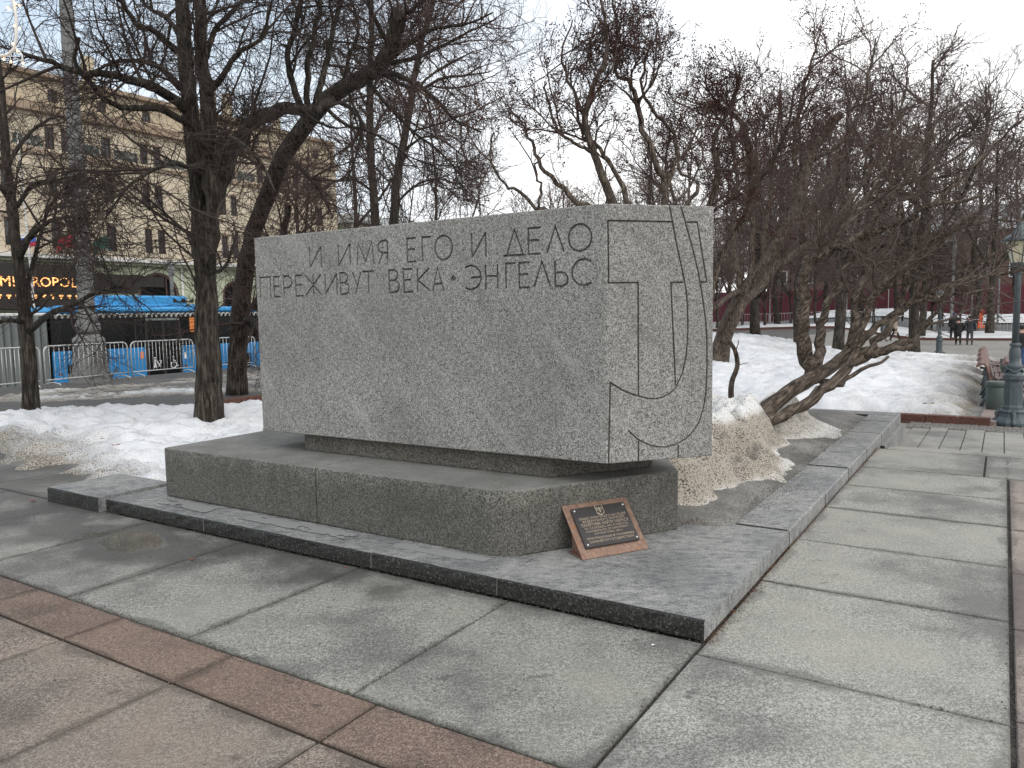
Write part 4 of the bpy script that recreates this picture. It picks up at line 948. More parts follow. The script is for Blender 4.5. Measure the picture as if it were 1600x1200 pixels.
# lilac-like trees on the right
LV_LIL = [dict(n=75, L=(0.6, 1.7), ang=(20, 55), pt=6, wig=0.22, trop=(0, 0, 0.06), r0=0.018, rmin=0.007, k=4, tmin=0.3),
          dict(n=520, L=(0.35, 0.9), ang=(22, 60), pt=5, wig=0.26, trop=(0, 0, 0.06), r0=0.009, rmin=0.0045, tmin=0.15),
          dict(n=2600, L=(0.18, 0.45), ang=(25, 60), pt=4, wig=0.24, trop=(0, 0, 0.08), r0=0.0055, rmin=0.0034, tmin=0.15, short=0.3)]
def lil(f, g=1.0): return [dict(l, n=int(l['n'] * f), L=(l['L'][0] * g, l['L'][1] * g)) for l in LV_LIL]
LZ = 0.35
L1 = [
 (px((1186, 652, 8.6), (1225, 618, 8.9), (1265, 592, 9.2), (1300, 572, 9.5), (1325, 548, 9.7), (1336, 505, 9.9), (1337, 460, 10.1), (1360, 420, 10.3), (1395, 370, 10.5), (1410, 300, 10.7)), 0.095, 0.02),
 (px((1275, 590, 9.3), (1262, 560, 9.5), (1258, 510, 9.6), (1256, 460, 9.7), (1262, 420, 9.7), (1290, 395, 9.6), (1335, 378, 9.5), (1390, 350, 9.4), (1450, 325, 9.2), (1530, 305, 9.0)), 0.115, 0.018),
 (px((1272, 588, 9.3), (1282, 540, 9.6), (1285, 500, 9.9), (1300, 460, 10.1), (1320, 420, 10.3), (1345, 395, 10.4), (1400, 380, 10.5), (1470, 372, 10.5)), 0.07, 0.015),
 (px((1165, 668, 8.15), (1205, 655, 8.4), (1250, 632, 8.6), (1300, 598, 8.8), (1335, 565, 9.0), (1370, 547, 9.1), (1400, 541, 9.2), (1424, 535, 9.2)), 0.07, 0.045),
 (px((1318, 582, 8.9), (1345, 520, 9.0), (1365, 470, 9.0), (1385, 440, 8.9), (1430, 400, 8.8), (1480, 360, 8.7), (1530, 330, 8.6)), 0.05, 0.012),
 (px((1340, 560, 9.0), (1375, 530, 9.2), (1398, 498, 9.3), (1415, 480, 9.3), (1450, 468, 9.2), (1500, 460, 9.1), (1560, 450, 9.0)), 0.05, 0.012),
 (px((1352, 555, 9.0), (1410, 545, 8.8), (1440, 515, 8.7), (1470, 470, 8.6), (1490, 440, 8.5)), 0.035, 0.014),
 (px((1325, 545, 9.7), (1365, 515, 9.8), (1400, 490, 9.8), (1440, 462, 9.8), (1490, 440, 9.7), (1550, 428, 9.6), (1620, 425, 9.5)), 0.055, 0.016),
 (px((1402, 490, 9.8), (1412, 450, 9.9), (1425, 400, 10), (1432, 350, 10.1), (1440, 290, 10.2), (1480, 225, 10.3), (1520, 195, 10.3)), 0.05, 0.014),
 (px((1337, 480, 10), (1375, 455, 9.8), (1420, 440, 9.6), (1480, 430, 9.4), (1530, 410, 9.2), (1590, 380, 9.0)), 0.03, 0.012),
 (px((1285, 598, 9.3), (1310, 600, 9.9), (1350, 575, 10.3), (1390, 560, 10.6)), 0.04, 0.02),
 (px((1290, 395, 9.6), (1330, 345, 9.9), (1370, 290, 10.1), (1390, 230, 10.3)), 0.05, 0.014), (px((1345, 376, 9.5), (1400, 300, 9.2), (1440, 250, 9.1)), 0.035, 0.012),
 (px((1450, 326, 9.2), (1500, 280, 9.3), (1550, 230, 9.4), (1590, 190, 9.4)), 0.03, 0.012), (px((1470, 372, 10.5), (1530, 345, 10.4), (1600, 345, 10.3)), 0.025, 0.012),
]
make_tree('leaning_tree', 'many-stemmed bare tree sprawling sideways out of the dirty snow heap in the stone-kerbed bed', L1, [dict(l, minz=1.32) for l in lil(0.64)], M_BARKL, M_TWIGL, seeds=dict(n=420, size=0.04, zmin=2.6), rough=0.22, kink=0.009,
          sprouts=dict(n=110, minz=1.1, L=(0.25, 0.8), ang=(30, 85), pt=5, wig=0.28, trop=(0, 0, 0.02), r0=0.008, rmin=0.0035, tmin=0.45))
g2 = gr(1118, 577, -0.2)
D2 = g2.y
L2 = [
 ([g2] + px((1124, 545, D2), (1140, 500, D2), (1165, 452, D2), (1192, 415, D2), (1225, 365, D2), (1248, 310, D2), (1262, 255, D2), (1285, 212, D2), (1314, 178, D2)), 0.24, 0.12),
 ([g2 + Vector((0.1, 0.1, 0))] + px((1140, 520, D2 - .3), (1172, 465, D2 - .5), (1205, 425, D2 - .7), (1245, 395, D2 - 1), (1300, 350, D2 - 1.3), (1360, 300, D2 - 1.6), (1420, 250, D2 - 2), (1470, 180, D2 - 2.2)), 0.17, 0.03),
 (px((1165, 455, D2), (1140, 462, D2 - .5), (1112, 485, D2 - 1)), 0.12, 0.05), (px((1160, 460, D2), (1150, 400, D2), (1146, 340, D2), (1152, 270, D2), (1135, 200, D2), (1100, 170, D2)), 0.1, 0.03),
 (px((1172, 440, D2), (1175, 380, D2), (1172, 310, D2), (1176, 250, D2), (1160, 195, D2), (1128, 172, D2), (1092, 165, D2)), 0.1, 0.035),
 (px((1190, 420, D2), (1196, 360, D2 + .5), (1204, 300, D2 + .8), (1210, 220, D2 + 1), (1222, 140, D2 + 1)), 0.09, 0.03),
 (px((1252, 300, D2), (1240, 230, D2 + .5), (1250, 160, D2 + .7), (1270, 90, D2 + .9), (1285, 40, D2 + 1)), 0.08, 0.02),
 (px((1270, 250, D2), (1320, 220, D2 - .5), (1350, 160, D2 - .8), (1360, 100, D2 - 1), (1370, 60, D2 - 1)), 0.07, 0.02),
 (px((1300, 350, D2 - 1.3), (1350, 280, D2 - 1), (1400, 190, D2 - 1), (1420, 120, D2 - 1)), 0.07, 0.02), (px((1360, 300, D2 - 1.6), (1420, 285, D2 - 2), (1490, 250, D2 - 2.3), (1550, 190, D2 - 2.5)), 0.06, 0.02)]
make_tree('bare_tree', 'stout old bare tree with a cut-off top, leaning right beyond the block', L2,
          [dict(l, r0=l['r0'] * 1.7, rmin=l['rmin'] * 1.75) for l in lil(0.66, 1.75)], M_BARK2, M_TWIGR, seeds=dict(n=520, size=0.065, zmin=3.0, m=9), k_limb=7, kink=0.015)
def z_at_base(x, D):                         # trunk foot hidden behind the block
    p = at(x, 540, D); a_, b_ = AB(p.x, p.y); return Vector((p.x, p.y, Gf(a_, b_) + 0.2))
L3b = z_at_base(985, 12.6)
L3 = [
 ([L3b] + px((975, 400, 12.5), (962, 330, 12.4), (945, 285, 12.3), (930, 245, 12.2), (914, 195, 12.2), (918, 165, 12.2), (930, 128, 12.2), (948, 85, 12.2), (945, 30, 12.2), (935, -20, 12.2)), 0.085, 0.018),
 ([L3b + Vector((.15, .1, 0))] + px((985, 380, 12.6), (980, 312, 12.7), (962, 270, 12.8), (940, 235, 12.9), (905, 200, 13), (900, 150, 13), (890, 110, 13)), 0.06, 0.015),
 (px((1000, 420, 12.6), (1038, 315, 12.9), (1030, 270, 12.9), (1010, 220, 12.9), (995, 160, 12.9), (982, 130, 12.9), (962, 108, 12.9), (965, 50, 12.9), (955, 0, 12.9)), 0.065, 0.018),
 (px((1036, 300, 12.9), (1052, 265, 13.1), (1058, 220, 13.2), (1030, 180, 13.3), (1005, 140, 13.4), (1010, 90, 13.5), (1025, 50, 13.5)), 0.045, 0.014),
 (px((965, 340, 12.5), (910, 318, 12.1), (870, 285, 12), (842, 255, 11.9), (830, 222, 11.9), (815, 190, 11.8), (800, 175, 11.8)), 0.05, 0.012),
 (px((890, 350, 12.2), (842, 325, 12), (815, 302, 11.9), (790, 290, 11.9), (765, 250, 11.8), (770, 210, 11.8)), 0.035, 0.012), (px((842, 324, 12), (846, 290, 12.2), (836, 262, 12.3), (850, 240, 12.4)), 0.025, 0.01),
 (px((1045, 350, 12.8), (1085, 305, 12.6), (1090, 285, 12.6), (1060, 265, 12.7), (1080, 220, 12.8), (1110, 150, 12.9)), 0.04, 0.012),
 (px((928, 240, 12.2), (900, 225, 12), (870, 200, 11.9), (855, 150, 11.9), (850, 125, 11.9)), 0.03, 0.012), (px((995, 165, 12.9), (1020, 130, 12.6), (1038, 85, 12.5)), 0.025, 0.01),
 (px((1040, 330, 12.9), (1070, 300, 13.4), (1100, 240, 13.7), (1070, 190, 13.9)), 0.03, 0.012), (px((918, 180, 12.2), (890, 130, 12.5), (880, 80, 12.7), (895, 30, 12.8)), 0.03, 0.012)]
make_tree('lilac_tree', 'crooked many-stemmed tree with dark dry seed heads, rising right behind the block', L3, lil(0.85), M_BARK2, M_TWIGR, seeds=dict(n=520, size=0.04, zmin=2.7, m=18), rough=0.15, kink=0.012)
L4b = z_at_base(1075, 15)
L4 = [([L4b] + px((1085, 430, 15), (1100, 350, 15), (1120, 280, 15), (1115, 220, 15.1), (1140, 170, 15.2), (1160, 120, 15.3)), 0.08, 0.02),
      ([L4b + Vector((.2, 0, 0))] + px((1120, 420, 15.5), (1168, 330, 15.6), (1172, 260, 15.6), (1158, 195, 15.6), (1130, 172, 15.6), (1085, 168, 15.5)), 0.07, 0.02),
      (px((1090, 420, 15), (1060, 330, 15.3), (1040, 260, 15.6), (1050, 190, 15.8)), 0.05, 0.015), (px((1168, 320, 15.6), (1200, 260, 15.3), (1230, 200, 15), (1240, 140, 15)), 0.05, 0.015)]
make_tree('lilac_tree', 'second crooked seed-covered tree, at the right end behind the block', L4, lil(0.8, 1.2), M_BARK2, M_TWIGR, seeds=dict(n=420, size=0.05, zmin=2.4, m=15))
# short crooked dead stem by the back wall of the bed
sb = at(1143, 632, 11.6)
make_tree('dead_stem', 'short crooked sawn-off stem standing in the snow behind the bed wall', [([sb] + px((1143, 600, 11.6), (1152, 572, 11.6), (1149, 550, 11.6), (1140, 533, 11.6)), 0.042, 0.03)],
          [dict(n=3, L=(0.2, 0.4), ang=(30, 70), pt=4, wig=0.2, r0=0.01, rmin=0.005)], M_BARK2, M_TWIG, cat='tree stump')

# trees of the park further right and behind
def foot(x, y):
    D = 30.0
    for _ in range(30):
        p = at(x, y, D); a_, b_ = AB(p.x, p.y); q = gr(x, y, Gf(a_, b_) + 0.1); D = min(140, max(6, 0.5 * D + 0.5 * q.y))
    return gr(x, y, Gf(a_, b_) + 0.1)
def park_tree(label, x, y, top, r, sc, nl, lean=0.0, fork=3, tw=M_TWIGF, group=BG, D=None):
    b = foot(x, y) if D is None else Vector(at(x, 500, D))
    if D is not None:
        a_, b_ = AB(b.x, b.y); b.z = Gf(a_, b_)
    D = b.y; h = (at(x, top, D).z - b.z)
    pts = [b + Vector((lean * h * t + random.uniform(-.012, .012) * h * (t > 0), random.uniform(-.012, .012) * h * (t > 0), h * t)) for t in (0, .15, .3, .45, .6, .75, .9)]
    ex = []
    for k in range(fork):
        t = random.uniform(0.22, 0.5); i = int(t / .15); p = pts[i]
        an = random.uniform(0, 6.28); R_ = h * random.uniform(.18, .34)
        ex.append(([p, p + Vector((math.cos(an) * R_ * .45, math.sin(an) * R_ * .45, h * .12)), p + Vector((math.cos(an) * R_ * .85, math.sin(an) * R_ * .85, h * .28)), p + Vector((math.cos(an) * R_, math.sin(an) * R_, h * .45))], r * .5, r * .15))
    return medium(label, (pts, r, r * .25), ex, nl, M_BARK, tw, sc, group, trop=0.06)
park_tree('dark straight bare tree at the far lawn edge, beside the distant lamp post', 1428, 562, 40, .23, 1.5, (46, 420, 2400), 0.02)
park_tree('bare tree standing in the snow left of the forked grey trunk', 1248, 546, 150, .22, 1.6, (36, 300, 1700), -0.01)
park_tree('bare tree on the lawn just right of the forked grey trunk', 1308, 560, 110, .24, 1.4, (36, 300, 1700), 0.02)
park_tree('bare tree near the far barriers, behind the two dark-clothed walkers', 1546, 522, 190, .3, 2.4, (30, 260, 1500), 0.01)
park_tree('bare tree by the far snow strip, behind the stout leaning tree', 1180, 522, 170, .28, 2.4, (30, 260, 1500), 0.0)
far_spots = [(1010, 62, 190), (1075, 70, 200), (1140, 90, 210), (1215, 72, 130), (1290, 88, 170), (1345, 75, 120), (1400, 98, 150), (1470, 84, 110), (1520, 70, 90), (1590, 92, 190), (1640, 66, 170), (950, 85, 230), (880, 90, 255), (1440, 60, 60)]
for k, (x, D, top) in enumerate(far_spots):
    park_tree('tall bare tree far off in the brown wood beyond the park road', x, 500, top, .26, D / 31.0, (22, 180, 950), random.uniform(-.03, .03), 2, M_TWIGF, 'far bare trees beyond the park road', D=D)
for k, (x, D, top) in enumerate([(560, 36, 90), (690, 40, 150), (470, 33, 215), (760, 52, 262)]):
    park_tree(['bare tree with a fine twiggy crown between the hotel and the block', 'bare tree furthest right of those behind the left half of the block', 'bare tree in front of the hotel facade, hidden low by the block', 'low distant bare tree showing over the middle of the block'][k], x, 500, top, .15, D / 30.0, (20, 150, 750), random.uniform(-.03, .03), 3, M_TWIGR, BG, D=D)
# low bare shrubs along the far snow strip
for k, (x, D, top) in enumerate([(1120, 66, 380), (1160, 84, 350), (1195, 70, 370), (1235, 80, 360), (1275, 68, 385), (1320, 82, 350), (1365, 72, 370), (1410, 86, 350), (1455, 74, 380), (1500, 88, 365), (1140, 100, 330), (1220, 104, 320), (1090, 76, 370), (1050, 90, 360)]):
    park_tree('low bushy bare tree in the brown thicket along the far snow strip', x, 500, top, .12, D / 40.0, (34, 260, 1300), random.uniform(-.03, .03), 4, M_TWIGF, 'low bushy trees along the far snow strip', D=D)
print('TRIS', TRI[0])

# ------------------------------------------------------------------ hotel facade beyond the street
PF = 60.0
RF = math.atan2(AV.y, AV.x)                         # local x along the street (away to the right), local y away from the camera side
M_WALLC = plain('cream_render', (0.55, 0.475, 0.36), 0.85, 0.14, 1.2)
M_WALLA = plain('ochre_attic_render', (0.46, 0.385, 0.275), 0.85, 0.14, 1.0)
M_WALLG = plain('pale_green_render', (0.42, 0.46, 0.335), 0.85, 0.1, 1.0)
M_CORN = plain('brown_cornice', (0.3, 0.225, 0.16), 0.8, 0.2, 2.0)
M_TRIMW = plain('white_trim', (0.6, 0.6, 0.58), 0.7, 0.1, 2.0)
M_ROOF = plain('snowy_tin_roof', (0.52, 0.54, 0.56), 0.6, 0.15, 0.6)
M_FRAME = plain('dark_red_window_frame', (0.06, 0.03, 0.024), 0.6, 0.2, 3)
M_GLASS = NB('window_glass').done((0.035, 0.042, 0.046), 0.08, 0.5)
M_BLACKG = NB('dark_glass').done((0.008, 0.009, 0.010), 0.12, 0.2)
M_TILEF = NB('mosaic_frieze')
_v = M_TILEF.voro(3.2, out='Color'); _s = M_TILEF.n('ShaderNodeSeparateColor'); M_TILEF.put(_s, 0, _v)
M_TILEF = M_TILEF.done(M_TILEF.ramp(_s.outputs[0], [(0.0, (0.05, 0.06, 0.055)), (0.45, (0.12, 0.13, 0.115)), (0.7, (0.04, 0.11, 0.09)), (0.9, (0.22, 0.2, 0.17))], 'CONSTANT'), 0.4)
M_DARK = plain('dark_interior', (0.02, 0.017, 0.015), 0.7, 0.3, 2)
M_BRICKD = plain('dark_red_stone', (0.1, 0.06, 0.05), 0.8, 0.25, 3)
M_IRON = plain('black_iron', (0.02, 0.02, 0.021), 0.5, 0.2, 4)

hotel = empty('hotel_building', SP(0, PF, -1.25), RF, 'long cream hotel building with a green ground floor and lit METROPOL sign, beyond the street', 'building')
HZ = 1.25                                            # heights below are measured from the camera datum; local z = z + HZ
S0, S1 = 4.0, 60.0
def windows_at():
    out = []
    k = 0
    s = 35.42 - 7.45 * 4
    while s < S1 + 4:
        for (zb, zt) in ((10.85, 12.65), (7.0, 8.98), (14.22, 15.8)):
            out.append((s - .38, s + .38, zb, zt))
            for c in (-3.7 - .58, -3.7 + .58):
                out.append((s - c - .33, s - c + .33, zb, zt)) if False else out.append((s + c + 0.0 - .33, s + c + .33, zb, zt))
        out.append((s - .36, s + .36, 17.75, 18.6))
        out.append((s - 3.7 - .36, s - 3.7 + .36, 17.75, 18.6))
        s += 7.45
    return [w for w in out if w[0] > S0 + .5 and w[1] < S1 - .5]
WIN = windows_at()
def holed_wall(name, s0, s1, z0, z1, wins, mat, depth=0.22, y0=0.0):
    ws = [w for w in wins if w[2] >= z0 and w[3] <= z1]
    xs = sorted({s0, s1} | {v for w in ws for v in w[:2]}); zs = sorted({z0, z1} | {v for w in ws for v in w[2:]})
    bm = bmesh.new(); vv = {}
    def V(x, y, z):
        k = (round(x, 4), round(y, 4), round(z, 4))
        if k not in vv: vv[k] = bm.verts.new((x, y, z + HZ))
        return vv[k]
    for i in range(len(xs) - 1):
        for j in range(len(zs) - 1):
            cx, cz = (xs[i] + xs[i + 1]) / 2, (zs[j] + zs[j + 1]) / 2
            if any(w[0] < cx < w[1] and w[2] < cz < w[3] for w in ws): continue
            bm.faces.new((V(xs[i], y0, zs[j]), V(xs[i + 1], y0, zs[j]), V(xs[i + 1], y0, zs[j + 1]), V(xs[i], y0, zs[j + 1])))
    for a, b, c, d in ws:
        for p, q in (((a, c), (b, c)), ((b, c), (b, d)), ((b, d), (a, d)), ((a, d), (a, c))):
            bm.faces.new((V(p[0], y0, p[1]), V(q[0], y0, q[1]), V(q[0], y0 + depth, q[1]), V(p[0], y0 + depth, p[1])))
    me = bpy.data.meshes.new(name); bm.to_mesh(me); bm.free()
    return link(name, me, mat, hotel)
def hbox(name, s0, s1, y0, y1, z0, z1, mat, bev=0.02, parent=None):
    return link(name, boxmesh((s0, y0, z0 + HZ), (s1, y1, z1 + HZ), bev), mat, parent or hotel)
holed_wall('wall', S0, S1, 6.45, 13.72, WIN, M_WALLC)
holed_wall('wall', S0, S1, 14.05, 16.7, WIN, M_WALLC)
holed_wall('attic_wall', S0, S1, 17.35, 19.35, WIN, M_WALLA, y0=0.25)
hbox('end_wall', S1, S1 + 0.3, 0.0, 16, 0 - 1.2, 19.3, M_WALLC); hbox('rear_wall', S0, S1, 15.7, 16, -1.2, 19.3, M_WALLC)
hbox('orange_ledge', S0, S1, -0.18, 0.2, 13.72, 14.05, M_CORN)
hbox('cornice', S0, S1 + .2, -0.55, 0.3, 16.7, 17.35, M_CORN)
hbox('roof_cornice', S0, S1 + .2, -0.2, 0.6, 19.35, 19.68, M_CORN)
bm = bmesh.new(); prism(bm, [(S0, 0), (S1, 0), (S1, 1), (S0, 1)], 0, 1)
bm.clear()
r_ = [bm.verts.new(p) for p in ((S0, 0.2, 19.68 + HZ), (S1 + .2, 0.2, 19.68 + HZ), (S1 - 3, 8, 22.2 + HZ), (S0, 8, 22.2 + HZ), (S1 + .2, 16, 19.5 + HZ), (S0, 16, 19.5 + HZ))]
bm.faces.new((r_[0], r_[1], r_[2], r_[3])); bm.faces.new((r_[3], r_[2], r_[4], r_[5])); bm.faces.new((r_[1], r_[4], r_[2]))
link('roof', mesh_of(bm), M_ROOF, hotel)
for s in (47.4, 49.2, 36.0, 55.0):
    hbox('roof_turret', s - .35, s + .35, 2.5, 3.2, 19.9, 22.6, M_WALLA)
# windows: frame with glass behind it
_wm = {}
def win_mesh(w, h, pane=False):
    k = (round(w, 2), round(h, 2), pane)
    if k not in _wm:
        bm = bmesh.new()
        if pane: box(bm, (-w / 2, 0.1, 0), (w / 2, 0.12, h))
        else:
            t = 0.085
            box(bm, (-w / 2, 0.04, 0), (-w / 2 + t, 0.1, h)); box(bm, (w / 2 - t, 0.04, 0), (w / 2, 0.1, h))
            box(bm, (-w / 2 + t, 0.04, 0), (w / 2 - t, 0.1, t)); box(bm, (-w / 2 + t, 0.04, h - t), (w / 2 - t, 0.1, h))
            box(bm, (-0.035, 0.045, t), (0.035, 0.095, h - t)); box(bm, (-w / 2 + t, 0.045, h * .68), (w / 2 - t, 0.095, h * .68 + .07))
        me = mesh_of(bm); me.materials.append(M_GLASS if pane else M_FRAME); _wm[k] = me
    return _wm[k]
for a, b, c, d in WIN:
    o = bpy.data.objects.new('window', win_mesh(b - a, d - c)); COL.objects.link(o); o.parent = hotel; o.location = ((a + b) / 2, 0.0 if c < 17 else 0.25, c + HZ)
    p = bpy.data.objects.new('pane', win_mesh(b - a, d - c, True)); COL.objects.link(p); p.parent = o
    if c < 17:
        h = link('window_head', boxmesh((-(b - a) / 2 - .1, -0.09, d - c + .03), ((b - a) / 2 + .1, 0.0, d - c + .16)), M_CORN, o)
# mosaic frieze panels between the upper windows
ups = sorted([w for w in WIN if abs(w[2] - 14.22) < .01])
for w0, w1 in zip(ups, ups[1:]):
    if w1[0] - w0[1] > 1.2:
        hbox('frieze_panel', w0[1] + .25, w1[0] - .25, -0.04, -0.004, 14.3, 15.0, M_TILEF, 0.0)
# ground floor
ARCHES = [(37.4, 41.1), (27.6, 29.0), (45.5, 48.2), (52.0, 55.0)]
def green_wall():
    bm = bmesh.new()
    xs = [S0]
    for a, b in ARCHES[:1] + ARCHES[2:]:
        xs += [a, b]
    xs.append(S1)
    for i in range(0, len(xs), 2): box(bm, (xs[i], 0.0, 0), (xs[i + 1], 0.5, 5.9 + HZ))
    for a, b in ARCHES[:1] + ARCHES[2:]:             # wall above each arch
        c, r = (a + b) / 2, (b - a) / 2; n = 12; zc = 3.6
        top = [(a + (b - a) * i / n, 5.9 + HZ) for i in range(n + 1)]
        arc = [(c - r * math.cos(math.pi * i / n), zc + HZ + r * math.sin(math.pi * i / n)) for i in range(n + 1)]
        vt = [bm.verts.new((x, 0.0, z)) for x, z in top]; va = [bm.verts.new((x, 0.0, min(z, 5.88 + HZ))) for x, z in arc]; vb = [bm.verts.new((x, 0.5, min(z, 5.88 + HZ))) for x, z in arc]
        for i in range(n):
            bm.faces.new((va[i], va[i + 1], vt[i + 1], vt[i])); bm.faces.new((vb[i], vb[i + 1], va[i + 1], va[i]))
    return mesh_of(bm)
link('ground_floor_wall', green_wall(), M_WALLG, hotel)
for a, b in ARCHES[:1] + ARCHES[2:]:
    c, r = (a + b) / 2, (b - a) / 2
    bm = bmesh.new()
    pts = [(c - (r - .12) * math.cos(math.pi * i / 14), 3.6 + HZ + (r - .12) * math.sin(math.pi * i / 14)) for i in range(15)]
    tube(bm, [(a + .12, 0.1, 0)] + [(x, 0.1, z) for x, z in pts] + [(b - .12, 0.1, 0)], 0.13, 6)
    tube(bm, [(a, 0.12, 3.3 + HZ), (b, 0.12, 3.3 + HZ)], .09, 6); tube(bm, [(c + r * .4, 0.12, 0), (c + r * .4, 0.12, 3.6 + HZ + r * .85)], .06, 6)
    f = link('arched_window', mesh_of(bm), M_BRICKD, hotel)
    link('pane', boxmesh((a, 0.3, 0), (b, 0.34, 5.5 + HZ)), M_BLACKG, f)
for (a, b, c, d) in ((42.6, 43.2, 3.95, 5.25), (42.6, 43.2, 2.0, 3.3), (50.0, 50.8, 3.6, 5.2), (57, 57.8, 3.6, 5.2)):
    f = link('window', boxmesh((a, -0.03, c + HZ), (b, 0.05, d + HZ)), M_FRAME, hotel); link('pane', boxmesh((a + .08, -0.05, c + .08 + HZ), (b - .08, -0.032, d - .08 + HZ)), M_BLACKG, f)
hbox('dark_sign_band', 33.4, 37.3, -0.25, -0.02, 3.7, 5.15, M_DARK); hbox('dark_sign_band', 37.3, 39.6, -0.25, -0.06, 4.2, 5.1, M_DARK)
hbox('snowy_ledge', S0, S1, -0.95, 0.1, 6.12, 6.44, M_TRIMW, 0.04)
hbox('ledge_moulding', S0, S1, -0.5, 0.0, 5.9, 6.12, M_WALLG)
bm = bmesh.new(); tube(bm, [(41.35, -0.15, 0), (41.35, -0.15, 5.9 + HZ)], 0.11, 8); link('drainpipe', mesh_of(bm, smooth=True), M_TRIMW, hotel)
# balcony railings above the ledge
for s in (31.5, 35.4, 38.9, 46.0, 50.0):
    bm = bmesh.new(); w_ = 1.25
    tube(bm, [(s - w_, -0.8, 7.5 + HZ), (s + w_, -0.8, 7.5 + HZ)], .03, 4); tube(bm, [(s - w_, -0.8, 6.6 + HZ), (s + w_, -0.8, 6.6 + HZ)], .03, 4)
    for i in range(14):
        x = s - w_ + 2 * w_ * i / 13; tube(bm, [(x, -0.8, 6.5 + HZ), (x + (.08 if i % 2 else -.08), -0.8, 7.5 + HZ)], .022, 3)
    link('balcony_railing', mesh_of(bm), M_IRON, hotel)
# dark entrance canopy with lit letters
M_LIT = NB('lit_letters').done((0.9, 0.5, 0.2), 0.5, emit=(1.0, 0.42, 0.13), estr=1.5)
M_LIT2 = NB('small_warm_bulbs').done((0.9, 0.5, 0.2), 0.5, emit=(1.0, 0.45, 0.15), estr=0.9)
hbox('entrance_canopy', 22.0, 32.4, -2.6, -0.05, 2.4, 5.6, M_DARK, 0.05)
def text_mesh(body, size, extr, spacing=1.0, align='CENTER'):
    cu = bpy.data.curves.new('text', 'FONT'); cu.body = body; cu.size = size; cu.extrude = extr; cu.align_x = align; cu.align_y = 'CENTER'; cu.space_character = spacing; cu.resolution_u = 2
    o = bpy.data.objects.new('text', cu); COL.objects.link(o)
    me = bpy.data.meshes.new_from_object(o.evaluated_get(bpy.context.evaluated_depsgraph_get()))
    bpy.data.objects.remove(o); bpy.data.curves.remove(cu); me.materials.clear()
    return me
lets = 'METROPOL'
lx0, lz0 = onp(9, 450, PF - 2.7); lx1, _ = onp(116, 450, PF - 2.7)
for i, ch in enumerate(lets):
    o = link('sign_letter', text_mesh(ch, 0.98, 0.02), M_LIT, hotel)
    o.location = (lx0 + (lx1 - lx0) * i / 7, -2.7, 4.28 + HZ); o.rotation_euler = (math.radians(90), 0, 0)
for i in range(11):
    bm = bmesh.new(); box(bm, (-.14, -.05, -.07), (.14, 0, .07)); box(bm, (-.05, -.05, -.22), (.05, 0, -.09))
    o = link('sign_bulb_row', mesh_of(bm), M_LIT2, hotel); o.location = (lx0 - 1.0 + (lx1 - lx0 + 1.2) * i / 10, -2.66, 3.35 + HZ)
# three flags on poles
def flag(label, px_, py_, bands, sd):
    s, z = onp(px_, py_, PF - 1.0)
    r = empty('flag', SP(s + 0.3, PF - 0.9, z - 0.75), RF, label, 'flag', 'flags above the hotel entrance')
    bm = bmesh.new(); tube(bm, [(0, 0.3, -.3), (0.35, -0.5, 1.5)], .03, 6); link('flagpole', mesh_of(bm), M_TRIMW, r)
    n, m = 10, 6; bm = bmesh.new(); V = []
    for i in range(n + 1):
        V.append([])
        for j in range(m + 1):
            u, v = i / n, j / m
            V[-1].append(bm.verts.new((0.33 - 1.35 * u + .03 * math.sin(7 * u + sd), -0.5 + .1 * math.sin(6 * u + sd + v), 1.45 - .95 * v - .55 * u * u - .1 * math.sin(5 * u + sd))))
    for i in range(n):
        for j in range(m):
            f = bm.faces.new((V[i][j], V[i + 1][j], V[i + 1][j + 1], V[i][j + 1])); f.material_index = min(len(bands) - 1, int(j / m * len(bands)))
    me = bpy.data.meshes.new('cloth'); bm.to_mesh(me); bm.free()
    link('cloth', me, bands, r)
C_ = lambda n, c: plain(n, c, 0.8, 0.1, 3)
M_FR = C_('flag_red', (0.5, 0.03, 0.06)); M_FW = C_('flag_white', (0.7, 0.7, 0.7)); M_FB = C_('flag_blue', (0.06, 0.12, 0.45)); M_FG = C_('flag_green', (0.02, 0.1, 0.08))
flag('white, blue and red striped flag over the hotel entrance at the far left', 38, 377, [M_FW, M_FB, M_FR], 0.3)
flag('plain red flag over the lit hotel sign, between the other two flags', 100, 380, [M_FR], 1.2)
flag('dark green flag right of the red one, beside the big street lamp column', 156, 384, [M_FG], 2.2)
# pale green low building seen between the trunks
gb = empty('pale_green_building', at(650, 330, 95) * 1.0, RF, 'low pale green building with a light roof, just visible above the block between two trunks', 'building')
gb.location.z = -1.5
link('wall', boxmesh((-11, 0, 0), (12, 14, 13.2), 0.05), plain('pale_mint_render', (0.4, 0.46, 0.38), 0.85, 0.1, .8), gb)
link('roof', quick(lambda bm: prism(bm, [(-11.6, -.6), (12.6, -.6), (12.6, 14.6), (-11.6, 14.6)], 13.2, 14.1)), M_ROOF, gb)
for i in range(7):
    f = link('window', boxmesh((-9.5 + 3 * i, -.06, 10), (-8.3 + 3 * i, .02, 12.2)), M_TRIMW, gb); link('pane', boxmesh((-9.4 + 3 * i, -.08, 10.1), (-8.4 + 3 * i, -.062, 12.1)), M_GLASS, f)

